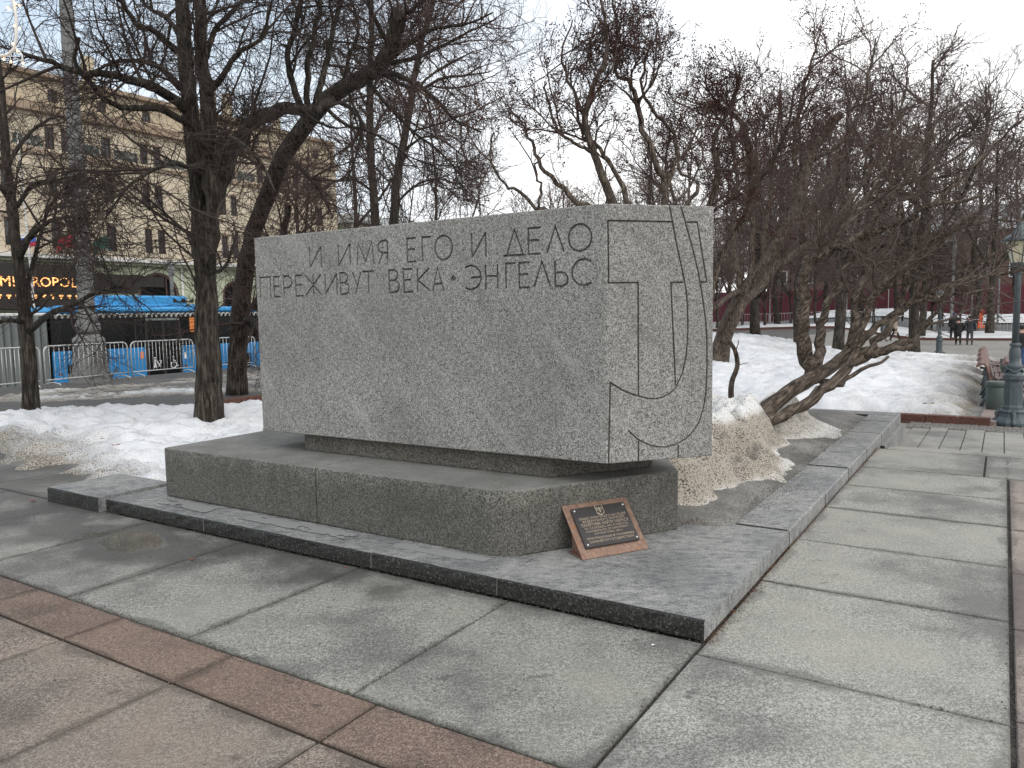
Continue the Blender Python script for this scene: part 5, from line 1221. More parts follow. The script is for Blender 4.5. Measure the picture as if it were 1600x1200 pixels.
# ------------------------------------------------------------------ blue articulated bus
PB = 31.7
M_BLUE = NB('bus_blue_paint'); M_BLUE = M_BLUE.done(M_BLUE.mix(M_BLUE.noise(3, 4), (0.018, 0.19, 0.46), (0.03, 0.25, 0.56)), 0.3, 0.5)
M_BLUEL = NB('bus_roof_paint'); M_BLUEL = M_BLUEL.done(M_BLUEL.mix(M_BLUEL.noise(2, 4), (0.03, 0.27, 0.6), (0.05, 0.33, 0.68)), 0.35, 0.5)
M_BELL = plain('grey_bellows_rubber', (0.17, 0.19, 0.19), 0.7, 0.25, 3)
M_RUB = plain('black_rubber', (0.012, 0.012, 0.012), 0.8, 0.3, 5)
M_WHITE = NB('white_marking').done((0.75, 0.75, 0.75), 0.6)
M_ORANGE = NB('orange_label').done((0.7, 0.2, 0.05), 0.6)
bus = empty('articulated_bus', SP(0, PB, -1.35), RF, 'long blue city bus with wavy white trim under its roof, behind the metal barriers', 'bus')
BZ = 1.35
def bb(name, s0, s1, y0, y1, z0, z1, mat, bev=0.03, parent=None):
    return link(name, boxmesh((s0, y0, z0 + BZ), (s1, y1, z1 + BZ), bev), mat, parent or bus)
SB0 = onp(83, 560, PB)[0]; SB1 = 27.8; BW = 2.5
for (a, b) in ((SB0, SB1), (4.0, 11.9)):
    bb('underframe', a + .1, b - .1, 0.12, BW - .12, -1.12, -0.9, M_RUB)
    bb('window_band', a, b, 0.015, BW - .015, 0.36, 1.64, M_BLACKG, 0.02)
    bb('roof', a, b, 0.0, BW, 1.86, 2.13, M_BLUEL, 0.09)
    bb('trim_band', a, b, -0.005, BW + .005, 1.64, 1.86, M_RUB, 0.005)
d0, d1 = onp(231, 570, PB)[0], onp(283, 570, PB)[0]
wheels = [onp(128, 590, PB)[0] + .1, 24.9]
segs = [(SB0, wheels[0] - .62), (wheels[0] + .62, d0), (d1, wheels[1] - .62), (wheels[1] + .62, SB1)]
for a, b in segs: bb('side_panel', a + .01, b - .01, 0.0, 0.1, -1.05, 0.36, M_BLUE, 0.015)
for w in wheels:
    bb('wheel_arch_panel', w - .62, w + .62, 0.0, 0.1, -0.2, 0.36, M_BLUE, 0.015)
    wh = empty('wheel', (w, 0.16, -0.86 + BZ)); wh.parent = bus
    for nm, rr_, yy, mt in (('tyre', 0.49, .26, M_RUB), ('rim', 0.27, .28, M_BELL)):
        bm = bmesh.new(); lathe(bm, [(rr_ * .9, 0), (rr_, .04), (rr_, yy - .04), (rr_ * .9, yy)], 20); o = link(nm, mesh_of(bm), mt, wh); o.rotation_euler = (-math.pi / 2, 0, 0); o.location = (0, -.14 if nm == 'rim' else -.13, 0)
bb('side_panel', 4.0, 11.9, 0.0, 0.1, -1.05, 0.36, M_BLUE)
bb('rear_side', SB0, SB1, BW - .1, BW, -1.05, 0.36, M_BLUE)
bb('body_core', SB0 + .05, SB1 - .05, 0.5, BW - .2, -0.9, 1.7, M_DARK)
bb('front_face', SB1 - .02, SB1 + .12, 0.03, BW - .03, -1.05, 1.9, M_BLUE, .05)
# double door with pillars and pictograms
dr = bb('door', d0 + .02, (d0 + d1) / 2 - .01, -0.02, 0.06, -1.05, 1.55, M_BLACKG, .01); bb('door', (d0 + d1) / 2 + .01, d1 - .02, -0.02, 0.06, -1.05, 1.55, M_BLACKG, .01)
for k in range(3):
    x = d0 + (d1 - d0) * k / 2; bb('door_frame', x - .06, x + .06, -0.035, -0.021, -1.0, 1.5, M_DARK, .004)
bb('door_lintel', d0, d1, -0.03, -0.006, 1.52, 1.62, M_BELL, .004)
for k in range(5):
    x = SB0 + 1.5 + k * 2.0
    if not (d0 - .3 < x < d1 + .3): bb('window_pillar', x - .03, x + .03, -0.004, 0.012, .4, 1.62, M_DARK, .002)
# pod on the roof with vent slots, and a rear unit
s0, s1 = onp(168, 478, PB)[0], onp(303, 478, PB)[0]
pod = link('roof_pod', quick(lambda bm: prism(bm, [(s0 + .1, 0.2), (s1 - .25, 0.2), (s1, 0.5), (s1, BW - .3), (s0, BW - .3), (s0, 0.4)], 2.13 + BZ, 2.62 + BZ, .09)), M_BLUEL, bus)
bb('roof_pod_step', s0 - 1.0, s1 + 1.2, 0.1, BW - .1, 2.13, 2.22, M_BLUEL, .04)
for k in range(4):
    x = onp(275 + 7 * k, 476, PB)[0]; bm = bmesh.new(); prism(bm, ccw([(x, 0), (x + .36, 0), (x + .18 + (.18 if k % 2 else -.18), .2)]), 0, .02)
    o = link('vent_slot', mesh_of(bm), M_DARK, pod); o.rotation_euler = (math.pi / 2, 0, 0); o.location = (0, 0.2 - .004, 2.32 + BZ)
bb('roof_pod', 5, 9.5, 0.3, BW - .3, 2.13, 2.5, M_BLUEL, .1)
# wavy white trim
bm = bmesh.new(); x = SB0 + .1
while x < SB1 - .6:
    pts = [(x + .24 * i / 8 + (.05 * math.sin(math.pi * 2 * i / 8)), -0.012, 1.75 + BZ + .075 * math.cos(math.pi * 2 * i / 8)) for i in range(9)]
    tube(bm, pts, .036, 4); tube(bm, [(x + .12 + .05 * math.cos(t), -0.012, 1.72 + BZ + .05 * math.sin(t)) for t in np.linspace(0, 4.5, 6)], .017, 4); x += .24
link('wavy_trim', mesh_of(bm), plain('grey_white_trim', (0.42, 0.42, 0.4), .6, .1), bus)
# pictograms and number on the panels
def pict(kind, s, z, sc):
    bm = bmesh.new()
    T = lambda pts, r: tube(bm, [(p[0] * sc, -0.01, p[1] * sc) for p in pts], r * sc, 5)
    D_ = lambda x, y, r: lathe(bm, [(r * sc * .6, -.008), (r * sc, 0), (r * sc * .6, .008)], 10, 0, 1, 1, (0, 0, 0))
    if kind == 'wheelchair':
        T([(0.42 * math.cos(t) - .05, -.35 + .42 * math.sin(t)) for t in np.linspace(2.2, 6.1, 12)], .075)
        T([(-.05, .5), (-.0, .0), (.32, -.02), (.5, -.55), (.68, -.5)], .085); T([(-.02, .25), (.3, .22)], .06); T([(-.06, .72), (-.06, .86)], .14)
    else:
        T([(-.25, .6), (-.25, .75)], .14); T([(-.25, .5), (-.25, -.1), (-.4, -.8)], .1); T([(-.25, -.1), (-.1, -.8)], .09); T([(-.25, .3), (.2, .1)], .06)
        T([(.15, .15), (.25, -.25), (.65, -.25), (.75, .2), (.5, .25)], .08); T([(.3, -.6), (.32, -.62)], .12); T([(.62, -.6), (.64, -.62)], .12); T([(.25, -.25), (.6, -.6)], .05); T([(.65, -.25), (.3, -.6)], .05)
    o = link('pictogram', mesh_of(bm), M_WHITE, bus); o.location = (s, -0.03, z + BZ)
s_, z_ = onp(244, 566, PB); pict('pram', s_, z_, .30); s_, z_ = onp(271, 566, PB); pict('wheelchair', s_, z_, .32)
s_, z_ = onp(306, 552, PB); o = link('fleet_number', text_mesh('16', .42, .004), M_WHITE, bus); o.location = (s_, -0.012, z_ + BZ); o.rotation_euler = (math.pi / 2, 0, 0)
for (x, y, w, h, m) in ((222, 555, .16, .3, M_ORANGE), (290, 555, .14, .3, M_WHITE), (382, 545, .15, .3, M_ORANGE), (181, 579, .16, .1, M_BRICKD), (291, 571, .16, .1, M_BRICKD), (95, 585, .16, .1, M_BRICKD), (388, 563, .16, .1, M_BRICKD), (280, 580, .2, .06, M_ORANGE)):
    s_, z_ = onp(x, y, PB); bb('panel_sticker', s_ - w / 2, s_ + w / 2, -0.012, -0.002, z_ - h / 2, z_ + h / 2, m, .002)
s_, z_ = onp(304, 508, PB); bb('lit_route_panel', s_ - .25, s_ + .35, 0.004, 0.013, z_ - .3, z_ + .35, NB('amber_route_display').done((.3, .1, .03), .5, emit=(1, .32, .06), estr=.35), .002)
# pleated joint between the two halves
n = 15
for k in range(n):
    a = 11.95 + (SB0 - 12.0) * k / n; b = 11.95 + (SB0 - 12.0) * (k + 1) / n
    bm = bmesh.new(); m_ = (a + b) / 2
    prism(bm, ccw([(a + .01, 0.16), (m_, 0.0), (b - .01, 0.16), (b - .01, BW - .16), (m_, BW), (a + .01, BW - .16)]), -1.0 + BZ, 1.78 + BZ)
    link('bellows_pleat', mesh_of(bm), M_BELL, bus)
bb('bellows_cap', 11.9, SB0 - .02, 0.08, BW - .08, 1.78, 1.9, M_TRIMW, .03)

# ------------------------------------------------------------------ crowd barriers
M_GALV = plain('galvanised_steel', (0.5, 0.51, 0.51), 0.45, 0.15, 6, metal=0.25)
def barrier(p, q, label, group, nb=17, h=1.1):
    Lb = (q - p).length; r = empty('crowd_barrier', p, math.atan2(q.y - p.y, q.x - p.x), label, 'barrier', group)
    dz = q.z - p.z
    c = .16; pts = [(0.03, 0, 0.08)]
    pts += [(0.03, 0, h - c)] + [(0.03 + c - c * math.cos(t), 0, h - c + c * math.sin(t)) for t in np.linspace(.3, 1.57, 5)]
    pts += [(Lb - .03 - c + c * math.sin(t), 0, h - c + c * math.cos(t)) for t in np.linspace(0, 1.3, 5)] + [(Lb - .03, 0, h - c), (Lb - .03, 0, 0.08)]
    sl = lambda P_: [(x, y, z + dz * x / Lb) for x, y, z in P_]
    bm = bmesh.new(); tube(bm, sl(pts), .022, 6); tube(bm, sl([(0.03, 0, .17), (Lb - .03, 0, .17)]), .018, 6)
    link('frame', mesh_of(bm, smooth=True), M_GALV, r)
    for k in range(nb):
        x = .03 + (Lb - .06) * (k + 1) / (nb + 1); bm = bmesh.new(); tube(bm, sl([(x, 0, .17), (x, 0, h)]), .0095, 5); link('bar', mesh_of(bm, smooth=True), M_GALV, r)
    for x in (.25, Lb - .25):
        bm = bmesh.new(); tube(bm, sl([(x, -.28, .0), (x, -.26, .05), (x, 0, .1), (x, .26, .05), (x, .28, 0)]), .018, 6); link('foot', mesh_of(bm, smooth=True), M_GALV, r)
    return r
FZ = -0.2
fp = [gr(-62, 617, FZ), gr(69, 604.5, FZ), gr(204, 590, FZ), gr(306, 581, FZ), gr(402, 573, FZ)]
fl = ['metal crowd barrier at the far left edge, partly behind the slender dark tree', 'metal crowd barrier across the foot of the tall grey lamp column', 'metal crowd barrier in front of the bus doors', 'metal crowd barrier between the thick tree and the granite block']
for i in range(4):
    d = (fp[i + 1] - fp[i]).normalized() * .035; barrier(fp[i] + d, fp[i + 1] - d, fl[i], 'crowd barriers along the bus street')

# ------------------------------------------------------------------ big street lamp column on the left
M_COLG = plain('grey_painted_cast_iron', (0.17, 0.172, 0.17), 0.75, 0.25, 5, bump=.15)
lb = gr(143, 597, -0.26)
lc = empty('lamp_column', lb, RF, 'tall tapering grey street lamp column on a heavy moulded pedestal, left of the bus', 'lamp post')
pxm = 1205 / lb.y; wv = lambda px_: px_ / pxm
hz_ = lambda y: at(143, y, lb.y).z - lb.z
def sq(name, y0, y1, w0, w1, bev=.02):
    z0, z1 = hz_(y0), hz_(y1)
    bm = bmesh.new(); lathe(bm, [(wv(w0) / 2 * 1.2, z0), (wv(w1) / 2 * 1.2, z1)], 8, math.pi / 8, 1, 1); link(name, mesh_of(bm), M_COLG, lc)
sq('base_plinth', 599, 585, 52, 50); 
for k in range(9):
    bm = bmesh.new(); a = math.pi * 2 * k / 9; box(bm, (-.05, -.05, 0), (.05, .05, .12)); o = link('base_ornament', mesh_of(bm), M_COLG, lc); o.location = (math.cos(a) * wv(29), math.sin(a) * wv(29), hz_(589)); o.rotation_euler = (0, 0, a)
sq('pedestal', 584.5, 539, 44, 38)
def lt(name, prof, seg=20):
    bm = bmesh.new(); lathe(bm, [(wv(w) / 2, hz_(y)) for w, y in prof], seg); link(name, mesh_of(bm, smooth=True), M_COLG, lc)
lt('pedestal_cap', [(40, 539), (46, 535), (46, 529), (38, 526), (32, 522)])
lt('bulb_moulding', [(31, 522), (36, 516), (36, 508), (30, 501), (27, 499), (31, 496), (31, 491), (26, 488)])
bm = bmesh.new(); seg = 16; rings = []
for w, y in ((24, 488), (23.5, 400), (22, 280), (20.5, 150), (18, 0), (15, -260)):
    rings.append([bm.verts.new((wv(w) / 2 * (1 if k % 2 else .93) * math.cos(2 * math.pi * k / (2 * seg)), wv(w) / 2 * (1 if k % 2 else .93) * math.sin(2 * math.pi * k / (2 * seg)), hz_(y))) for k in range(2 * seg)])
for i in range(len(rings) - 1):
    for k in range(2 * seg): bm.faces.new((rings[i][k], rings[i][(k + 1) % (2 * seg)], rings[i + 1][(k + 1) % (2 * seg)], rings[i + 1][k]))
link('shaft', mesh_of(bm), M_COLG, lc)
lt('shaft_ring', [(22, 283), (26, 281), (26, 275), (22, 272)])
zt = hz_(-260)
for sx in (-1, 1):
    bm = bmesh.new(); tube(bm, [(0, 0, zt - .1), (sx * .8, 0, zt + .5), (sx * 1.6, 0, zt + .2)], .07, 8); link('lamp_arm', mesh_of(bm, smooth=True), M_COLG, lc)
    bm = bmesh.new(); lathe(bm, [(.1, .1), (.3, -.1), (.34, -.35), (.2, -.6), (.05, -.68)], 14, 0, 1, 1, (sx * 1.6, 0, zt + .15)); link('lamp_globe', mesh_of(bm, smooth=True), plain('milk_glass', (.7, .7, .66), .3, .05), lc)
bm = bmesh.new(); tube(bm, [(wv(19) + .12 * math.cos(t), -wv(14) + .1 * math.cos(t), hz_(560) + wv(14) * math.sin(t)) for t in np.linspace(0, 2 * math.pi, 16)], .02, 4); link('hoop', mesh_of(bm), M_COLG, lc)
# slim pale mast in front of the facade and a plain grey post beside the drainpipe
mb = at(53, 470, 44); mb.z = -1.3
mast = tag(link('slim_mast', quick(lambda bm: tube(bm, [(0, 0, 0), (-.05, 0, 6), (-.25, 0, 13.5)], [.09, .07, .04], 8)), M_TRIMW), 'slim pale mast standing in front of the hotel windows at the far left', 'mast'); mast.location = mb
pb_ = at(270, 470, 42); pb_.z = -1.3
post = tag(link('street_post', quick(lambda bm: (tube(bm, [(0, 0, 0), (0, 0, 5.6)], [.13, .1], 8), box(bm, (-.14, -.14, 5.2), (.14, .14, 5.75), .02))), M_COLG), 'plain grey street post in front of the arched hotel window', 'post'); post.location = pb_

# light ornament hanging in at the top left corner
go = at(22, 60, 6.0)
orn = empty('light_ornament', go, 0, 'curved white rod ornament with small warm bulbs, in the top left corner', 'street decoration')
rel = lambda pts, D=6.0: [at(x, y, D) - go for x, y in pts]
bm = bmesh.new(); tube(bm, rel([(-260, -300), (-120, -120), (-30, -30), (12, -8), (21, 2), (25, 25), (25, 60), (22, 76), (12, 86), (-4, 88), (-40, 84), (-120, 60), (-260, -40)]), .011, 7); tube(bm, rel([(22, 72), (34, 85), (36, 98)]), .006, 6)
link('rod', mesh_of(bm, smooth=True), plain('white_tube', (.72, .7, .66), .5, .08), orn)
M_WARM = NB('warm_bulb').done((1, .7, .35), .4, emit=(1, .55, .18), estr=5)
for (x, y) in ((24, 5), (14, 14), (22, 40), (31, 44), (20, 68), (27, 79), (17, 96), (36, 99), (6, 92), (12, 12), (30, 8)):
    bm = bmesh.new(); lathe(bm, [(.001, -.012), (.006, -.006), (.007, 0), (.004, .006)], 8); o = link('bulb', mesh_of(bm), M_WARM, orn); o.location = at(x, y, 5.99) - go
    bm = bmesh.new(); tube(bm, [at(x, y, 5.99) - go + Vector((0, 0, .006)), at(24 if y < 75 else 15, y if y < 75 else 85, 6.0) - go], .0025, 4); link('wire', mesh_of(bm), M_TRIMW, orn)
# cable across the sky behind the block
c0, c1 = at(700, 302, 45), at(930, 372, 30)
cb = tag(link('overhead_cable', quick(lambda bm: tube(bm, [Vector((0, 0, 0)), (c1 - c0) * .5 - Vector((0, 0, .15)), c1 - c0], .018, 5)), M_IRON), 'thin dark cable sloping down behind the middle of the block', 'cable'); cb.location = c0

# ------------------------------------------------------------------ far right: barriers, hoarding, brick wall
M_MAR = plain('maroon_hoarding', (0.105, 0.02, 0.03), 0.75, 0.15, .6)
hd = empty('maroon_hoarding', W(112, 38, Gf(112, 0)), RZ, 'long dark maroon hoarding beyond the road at the back right', 'hoarding')
for k in range(35):
    bm = bmesh.new(); box(bm, (2.6 * k + .02, 0, -.5), (2.6 * k + 2.58, .08, 3.9 + (.7 if k > 27 else 0)), .01); link('hoarding_panel', mesh_of(bm), M_MAR, hd)
for k in range(0, 30, 2):
    bm = bmesh.new(); tube(bm, [(2.6 * k, -.08, -.5), (2.6 * k, -.08, 3.9)], .05, 6); link('hoarding_post', mesh_of(bm), M_GALV, hd)
M_BRW = NB('old_red_brick'); _b = M_BRW.n('ShaderNodeTexBrick'); M_BRW.put(_b, 'Vector', M_BRW.mapv(scale=(1, 1, 1), rot=(math.pi / 2, 0, 0))); M_BRW.put(_b, 'Scale', 1.3)
for k_, c_ in (('Color1', (.13, .065, .05)), ('Color2', (.095, .05, .04)), ('Mortar', (.15, .12, .105))): M_BRW.put(_b, k_, c_)
M_BRW = M_BRW.done(_b.outputs['Color'], .85)
bw = empty('brick_building', W(135, 34, .3), RZ, 'dark red brick building half hidden by the bare trees at the back right', 'building')
link('wall', boxmesh((0, 0, -2), (62, 14, 12.5), .1), M_BRW, bw)
bm = bmesh.new(); v_ = [bm.verts.new(p) for p in ((-.8, -.8, 12.5), (62.8, -.8, 12.5), (62.8, 14.8, 12.5), (-.8, 14.8, 12.5), (4, 7, 17), (58, 7, 17))]
for f in ((0, 1, 5, 4), (1, 2, 5), (2, 3, 4, 5), (3, 0, 4)): bm.faces.new([v_[i] for i in f])
link('roof', mesh_of(bm), plain('grey_tin_roof', (.28, .29, .3), .6, .2, .5), bw)
for r_i in range(3):
    for k in range(14):
        f = link('window', boxmesh((2 + 4.2 * k, -.1, 1.6 + 3.7 * r_i), (3.5 + 4.2 * k, 0.01, 3.9 + 3.7 * r_i)), M_TRIMW, bw); link('pane', boxmesh((2.15 + 4.2 * k, -.13, 1.75 + 3.7 * r_i), (3.35 + 4.2 * k, -.101, 3.75 + 3.7 * r_i)), M_GLASS, f)
for k in range(13):
    b0 = 22 - 3.6 * k
    barrier(W(75.2, b0, Gf(75.2, b0) + .05), W(75.2, b0 - 3.5, Gf(75.2, b0 - 3.5) + .05), 'grey metal barrier in the row along the near side of the far road', 'barriers along the near side of the far road', 12, 1.2)
def signal_post(label, x, y, D, h, r):
    b = at(x, y, D); a_, b_ = AB(b.x, b.y); b.z = Gf(a_, b_)
    o = tag(link('grey_post', quick(lambda bm: (tube(bm, [(0, 0, 0), (0, 0, h)], [r, r * .75], 8), lathe(bm, [(r * 1.8, 0), (r * 1.5, .5), (r, .7)], 8))), M_COLG), label, 'post'); o.location = b
signal_post('pale grey post behind the dark-clothed couple', 1487, 490, 66, 9, .14)
signal_post('thin grey post in front of the hoarding, right of the couple', 1518, 490, 70, 5.5, .09)
signal_post('thin grey post by the far barriers, near the right edge', 1559, 495, 68, 5, .1)
ob = at(1530.5, 500, 78); a_, b_ = AB(ob.x, ob.y); ob.z = Gf(a_, b_) + .1
orb = tag(link('orange_road_barrier', quick(lambda bm: (box(bm, (-.45, -.2, 0), (.45, .2, .35), .05), box(bm, (-.32, -.12, .35), (.32, .12, 1.6), .06), box(bm, (-.45, -.15, 1.6), (.45, .15, 1.85), .05))), plain('orange_plastic', (.6, .09, .02), .5, .1)), 'upright orange plastic barrier by the far snow bank, right of the couple', 'traffic barrier'); orb.location = ob

# ------------------------------------------------------------------ park lamps
M_LAMP = plain('blue_grey_cast_iron', (0.075, 0.095, 0.105), 0.5, 0.25, 9, 0.45, bump=.2)
M_LGL = plain('yellowish_lantern_glass', (0.62, 0.58, 0.42), 0.35, 0.12, 4)
def park_lamp():
    r = empty('park_lamp', (0, 0, 0), 0)
    def lat(name, prof, seg=8, rot=math.pi / 8, smooth=False, mat=M_LAMP, parent=None):
        bm = bmesh.new(); lathe(bm, prof, seg, rot); return link(name, mesh_of(bm, smooth=smooth), mat, parent or r)
    lat('base', [(.33, 0), (.33, .05), (.30, .09), (.24, .15), (.225, .2), (.235, .25), (.2, .28)])
    for k in range(4):
        a = math.pi / 2 * k + math.pi / 4
        bm = bmesh.new(); tube(bm, [(.2, 0, .26), (.26, 0, .2), (.25, 0, .11), (.32, 0, .05), (.36, 0, .03)], [.03, .04, .035, .045, .03], 6); o = link('scroll_foot', mesh_of(bm, smooth=True), M_LAMP, r); o.rotation_euler = (0, 0, a)
    p = lat('pedestal', [(.185, .28), (.185, .33), (.165, .36), (.155, .78), (.175, .82), (.2, .84), (.2, .88)])
    for k in range(8):
        a = 2 * math.pi * k / 8 + math.pi / 4 * 0
        bm = bmesh.new(); box(bm, (.142, -.035, .4), (.152, .035, .74), .004)
        for j in range(5): lathe(bm, [(.018, 0), (.022, .01), (.006, .016)], 6, 0, 1, 1, (0, 0, 0)) if False else box(bm, (.152, -.018, .43 + .06 * j), (.158, .018, .465 + .06 * j), .004)
        o = link('relief_panel', mesh_of(bm), M_LAMP, p); o.rotation_euler = (0, 0, a + math.pi / 8 * 0)
    lat('vase', [(.19, .88), (.15, .92), (.115, .98), (.13, 1.03), (.15, 1.07), (.115, 1.1), (.085, 1.13), (.095, 1.22), (.1, 1.3), (.085, 1.38), (.07, 1.42), (.095, 1.44), (.095, 1.47), (.06, 1.49)], 14, 0, True)
    bm = bmesh.new(); tube(bm, [(0.14 * math.cos(t), 0.14 * math.sin(t), .99 + .03 * math.cos(4 * t)) for t in np.linspace(0, 2 * math.pi, 25)], .02, 5); link('garland', mesh_of(bm, smooth=True), M_LAMP, r)
    lat('shaft', [(.062, 1.48), (.05, 2.7), (.05, 2.72), (.07, 2.74), (.07, 2.77), (.05, 2.79), (.05, 2.86), (.11, 2.9), (.11, 2.93)], 12, 0, True)
    g = lat('lantern', [(.13, 2.93), (.235, 3.3)], 6, 0, False, M_LGL)
    for k in range(6):
        a = 2 * math.pi * k / 6; bm = bmesh.new(); tube(bm, [(.133 * math.cos(a), .133 * math.sin(a), 2.93), (.24 * math.cos(a), .24 * math.sin(a), 3.3)], .012, 5); link('lantern_bar', mesh_of(bm), M_LAMP, g)
    lat('lantern_cap', [(.31, 3.3), (.32, 3.33), (.24, 3.39), (.13, 3.45), (.1, 3.5), (.06, 3.56), (.03, 3.58), (.045, 3.62), (.01, 3.68)], 12, 0, True)
    return r
pl0 = park_lamp()
_lz = Gf(*AB(*gr(1581, 662, -.4).xy)) + .06
pl0.location = gr(1581, 663, _lz); pl0.rotation_euler = (0, 0, .3); pl0.scale = (.86, .86, .9)
tag(pl0, 'ornate blue-grey cast iron park lamp with yellowish lantern at the right edge, by the bin', 'park lamp', 'ornate park lamps')
l2 = copy_tree(pl0); b_ = foot(1467, 557); l2.location = b_
tag(l2, 'distant park lamp standing at the far edge of the lawn, left of the walking couple', 'park lamp', 'ornate park lamps')

# ------------------------------------------------------------------ benches and bins
M_SLAT = plain('reddish_bench_wood', (0.07, 0.03, 0.023), 0.6, 0.3, 12)
M_SLATL = plain('worn_bench_wood', (0.13, 0.068, 0.053), 0.6, 0.25, 12)
def bench():
    r = empty('park_bench', (0, 0, 0), RF)
    prof = [(-.42, .98), (-.36, 1.02), (-.29, .97), (-.26, .87), (-.24, .76), (-.22, .64), (-.17, .53), (-.06, .47), (.05, .46), (.16, .46), (.27, .45), (.36, .40)]
    Lh = .95
    for i, (y, z) in enumerate(prof):
        q = prof[min(i + 1, len(prof) - 1)]; p_ = prof[max(i - 1, 0)]
        a = math.atan2(q[1] - p_[1], q[0] - p_[0])
        o = link('slat', boxmesh((-Lh, -.048, -.018), (Lh, .048, .018), .006), M_SLATL if i < 4 else M_SLAT, r); o.location = (0, -y, z * .86); o.rotation_euler = (-a, 0, 0)
    for x in (-Lh + .12, Lh - .12):
        bm = bmesh.new(); tube(bm, [(x, .40, .8), (x, .3, .78), (x, .22, .5), (x, .05, .36), (x, -.3, .35), (x, -.36, .0)], .03, 6); tube(bm, [(x, .18, .42), (x, .36, 0)], .03, 6); link('leg_frame', mesh_of(bm, smooth=True), M_LAMP, r)
    return r
bn = bench()
bl = [('nearest park bench with curved reddish slats, behind the ornate lamp', 1568, 16.0), ('second park bench from the ornate lamp in the row along the lawn', 1563, 18.4), ('third park bench from the ornate lamp in the row along the lawn', 1559, 21.0), ('farthest park bench with curved slats in the row along the lawn', 1556, 24.2)]
for i, (lb_, x, D) in enumerate(bl):
    o = bn if i == 0 else copy_tree(bn)
    p = at(x, 560, D); a_, b__ = AB(p.x, p.y); p.z = Gf(a_, b__) + .04; o.location = p
    tag(o, lb_, 'bench', 'benches in a row beside the snowy lawn')
o = copy_tree(bn); p = at(1606, 560, 16.5); p.z = Gf(*AB(p.x, p.y)) + .04; o.location = p; tag(o, 'bench cut off by the right edge of the photo, behind the lamp', 'bench', 'benches in a row beside the snowy lawn')
M_BIN = plain('green_grey_bin_paint', (0.055, 0.075, 0.066), 0.55, 0.25, 8)
def bin_(label, x, D):
    p = at(x, 600, D); p.z = Gf(*AB(p.x, p.y)) + .04
    r = empty('litter_bin', p, 0, label, 'bin', 'green grey litter bins by the benches')
    bm = bmesh.new(); lathe(bm, [(.17, 0), (.19, .04), (.2, .55), (.19, .56), (.17, .55), (.16, .1)], 16); link('drum', mesh_of(bm, smooth=True), M_BIN, r)
    bm = bmesh.new(); lathe(bm, [(.2, .5), (.215, .52), (.215, .58), (.2, .6), (.17, .6)], 16); link('rim', mesh_of(bm, smooth=True), M_BIN, r)
bin_('green grey litter bin just left of the ornate lamp base', 1560, 14.2); bin_('green grey litter bin between the benches and the man in jeans', 1577, 19.5); bin_('farther green grey litter bin behind the row of benches', 1574, 23)

# ------------------------------------------------------------------ people
def skin(name, verts, edges, radii, mat, parent, sub=1, root=0):
    me = bpy.data.meshes.new(name); me.from_pydata([tuple(v) for v in verts], edges, []); me.update()
    o = bpy.data.objects.new(name, me); COL.objects.link(o)
    md = o.modifiers.new('skin', 'SKIN'); 
    for i, r in enumerate(radii):
        rr_ = r if isinstance(r, (tuple, list)) else (r, r)
        me.skin_vertices[0].data[i].radius = rr_; me.skin_vertices[0].data[i].use_root = (i == root)
    sb_ = o.modifiers.new('sub', 'SUBSURF'); sb_.levels = sub; sb_.render_levels = sub
    m2 = bpy.data.meshes.new_from_object(o.evaluated_get(bpy.context.evaluated_depsgraph_get()))
    bpy.data.objects.remove(o)
    m2.polygons.foreach_set('use_smooth', [True] * len(m2.polygons)); m2.materials.clear()
    return link(name, m2, mat, parent)
M_SKINP = plain('skin_tone', (0.42, 0.25, 0.19), .6, .1)
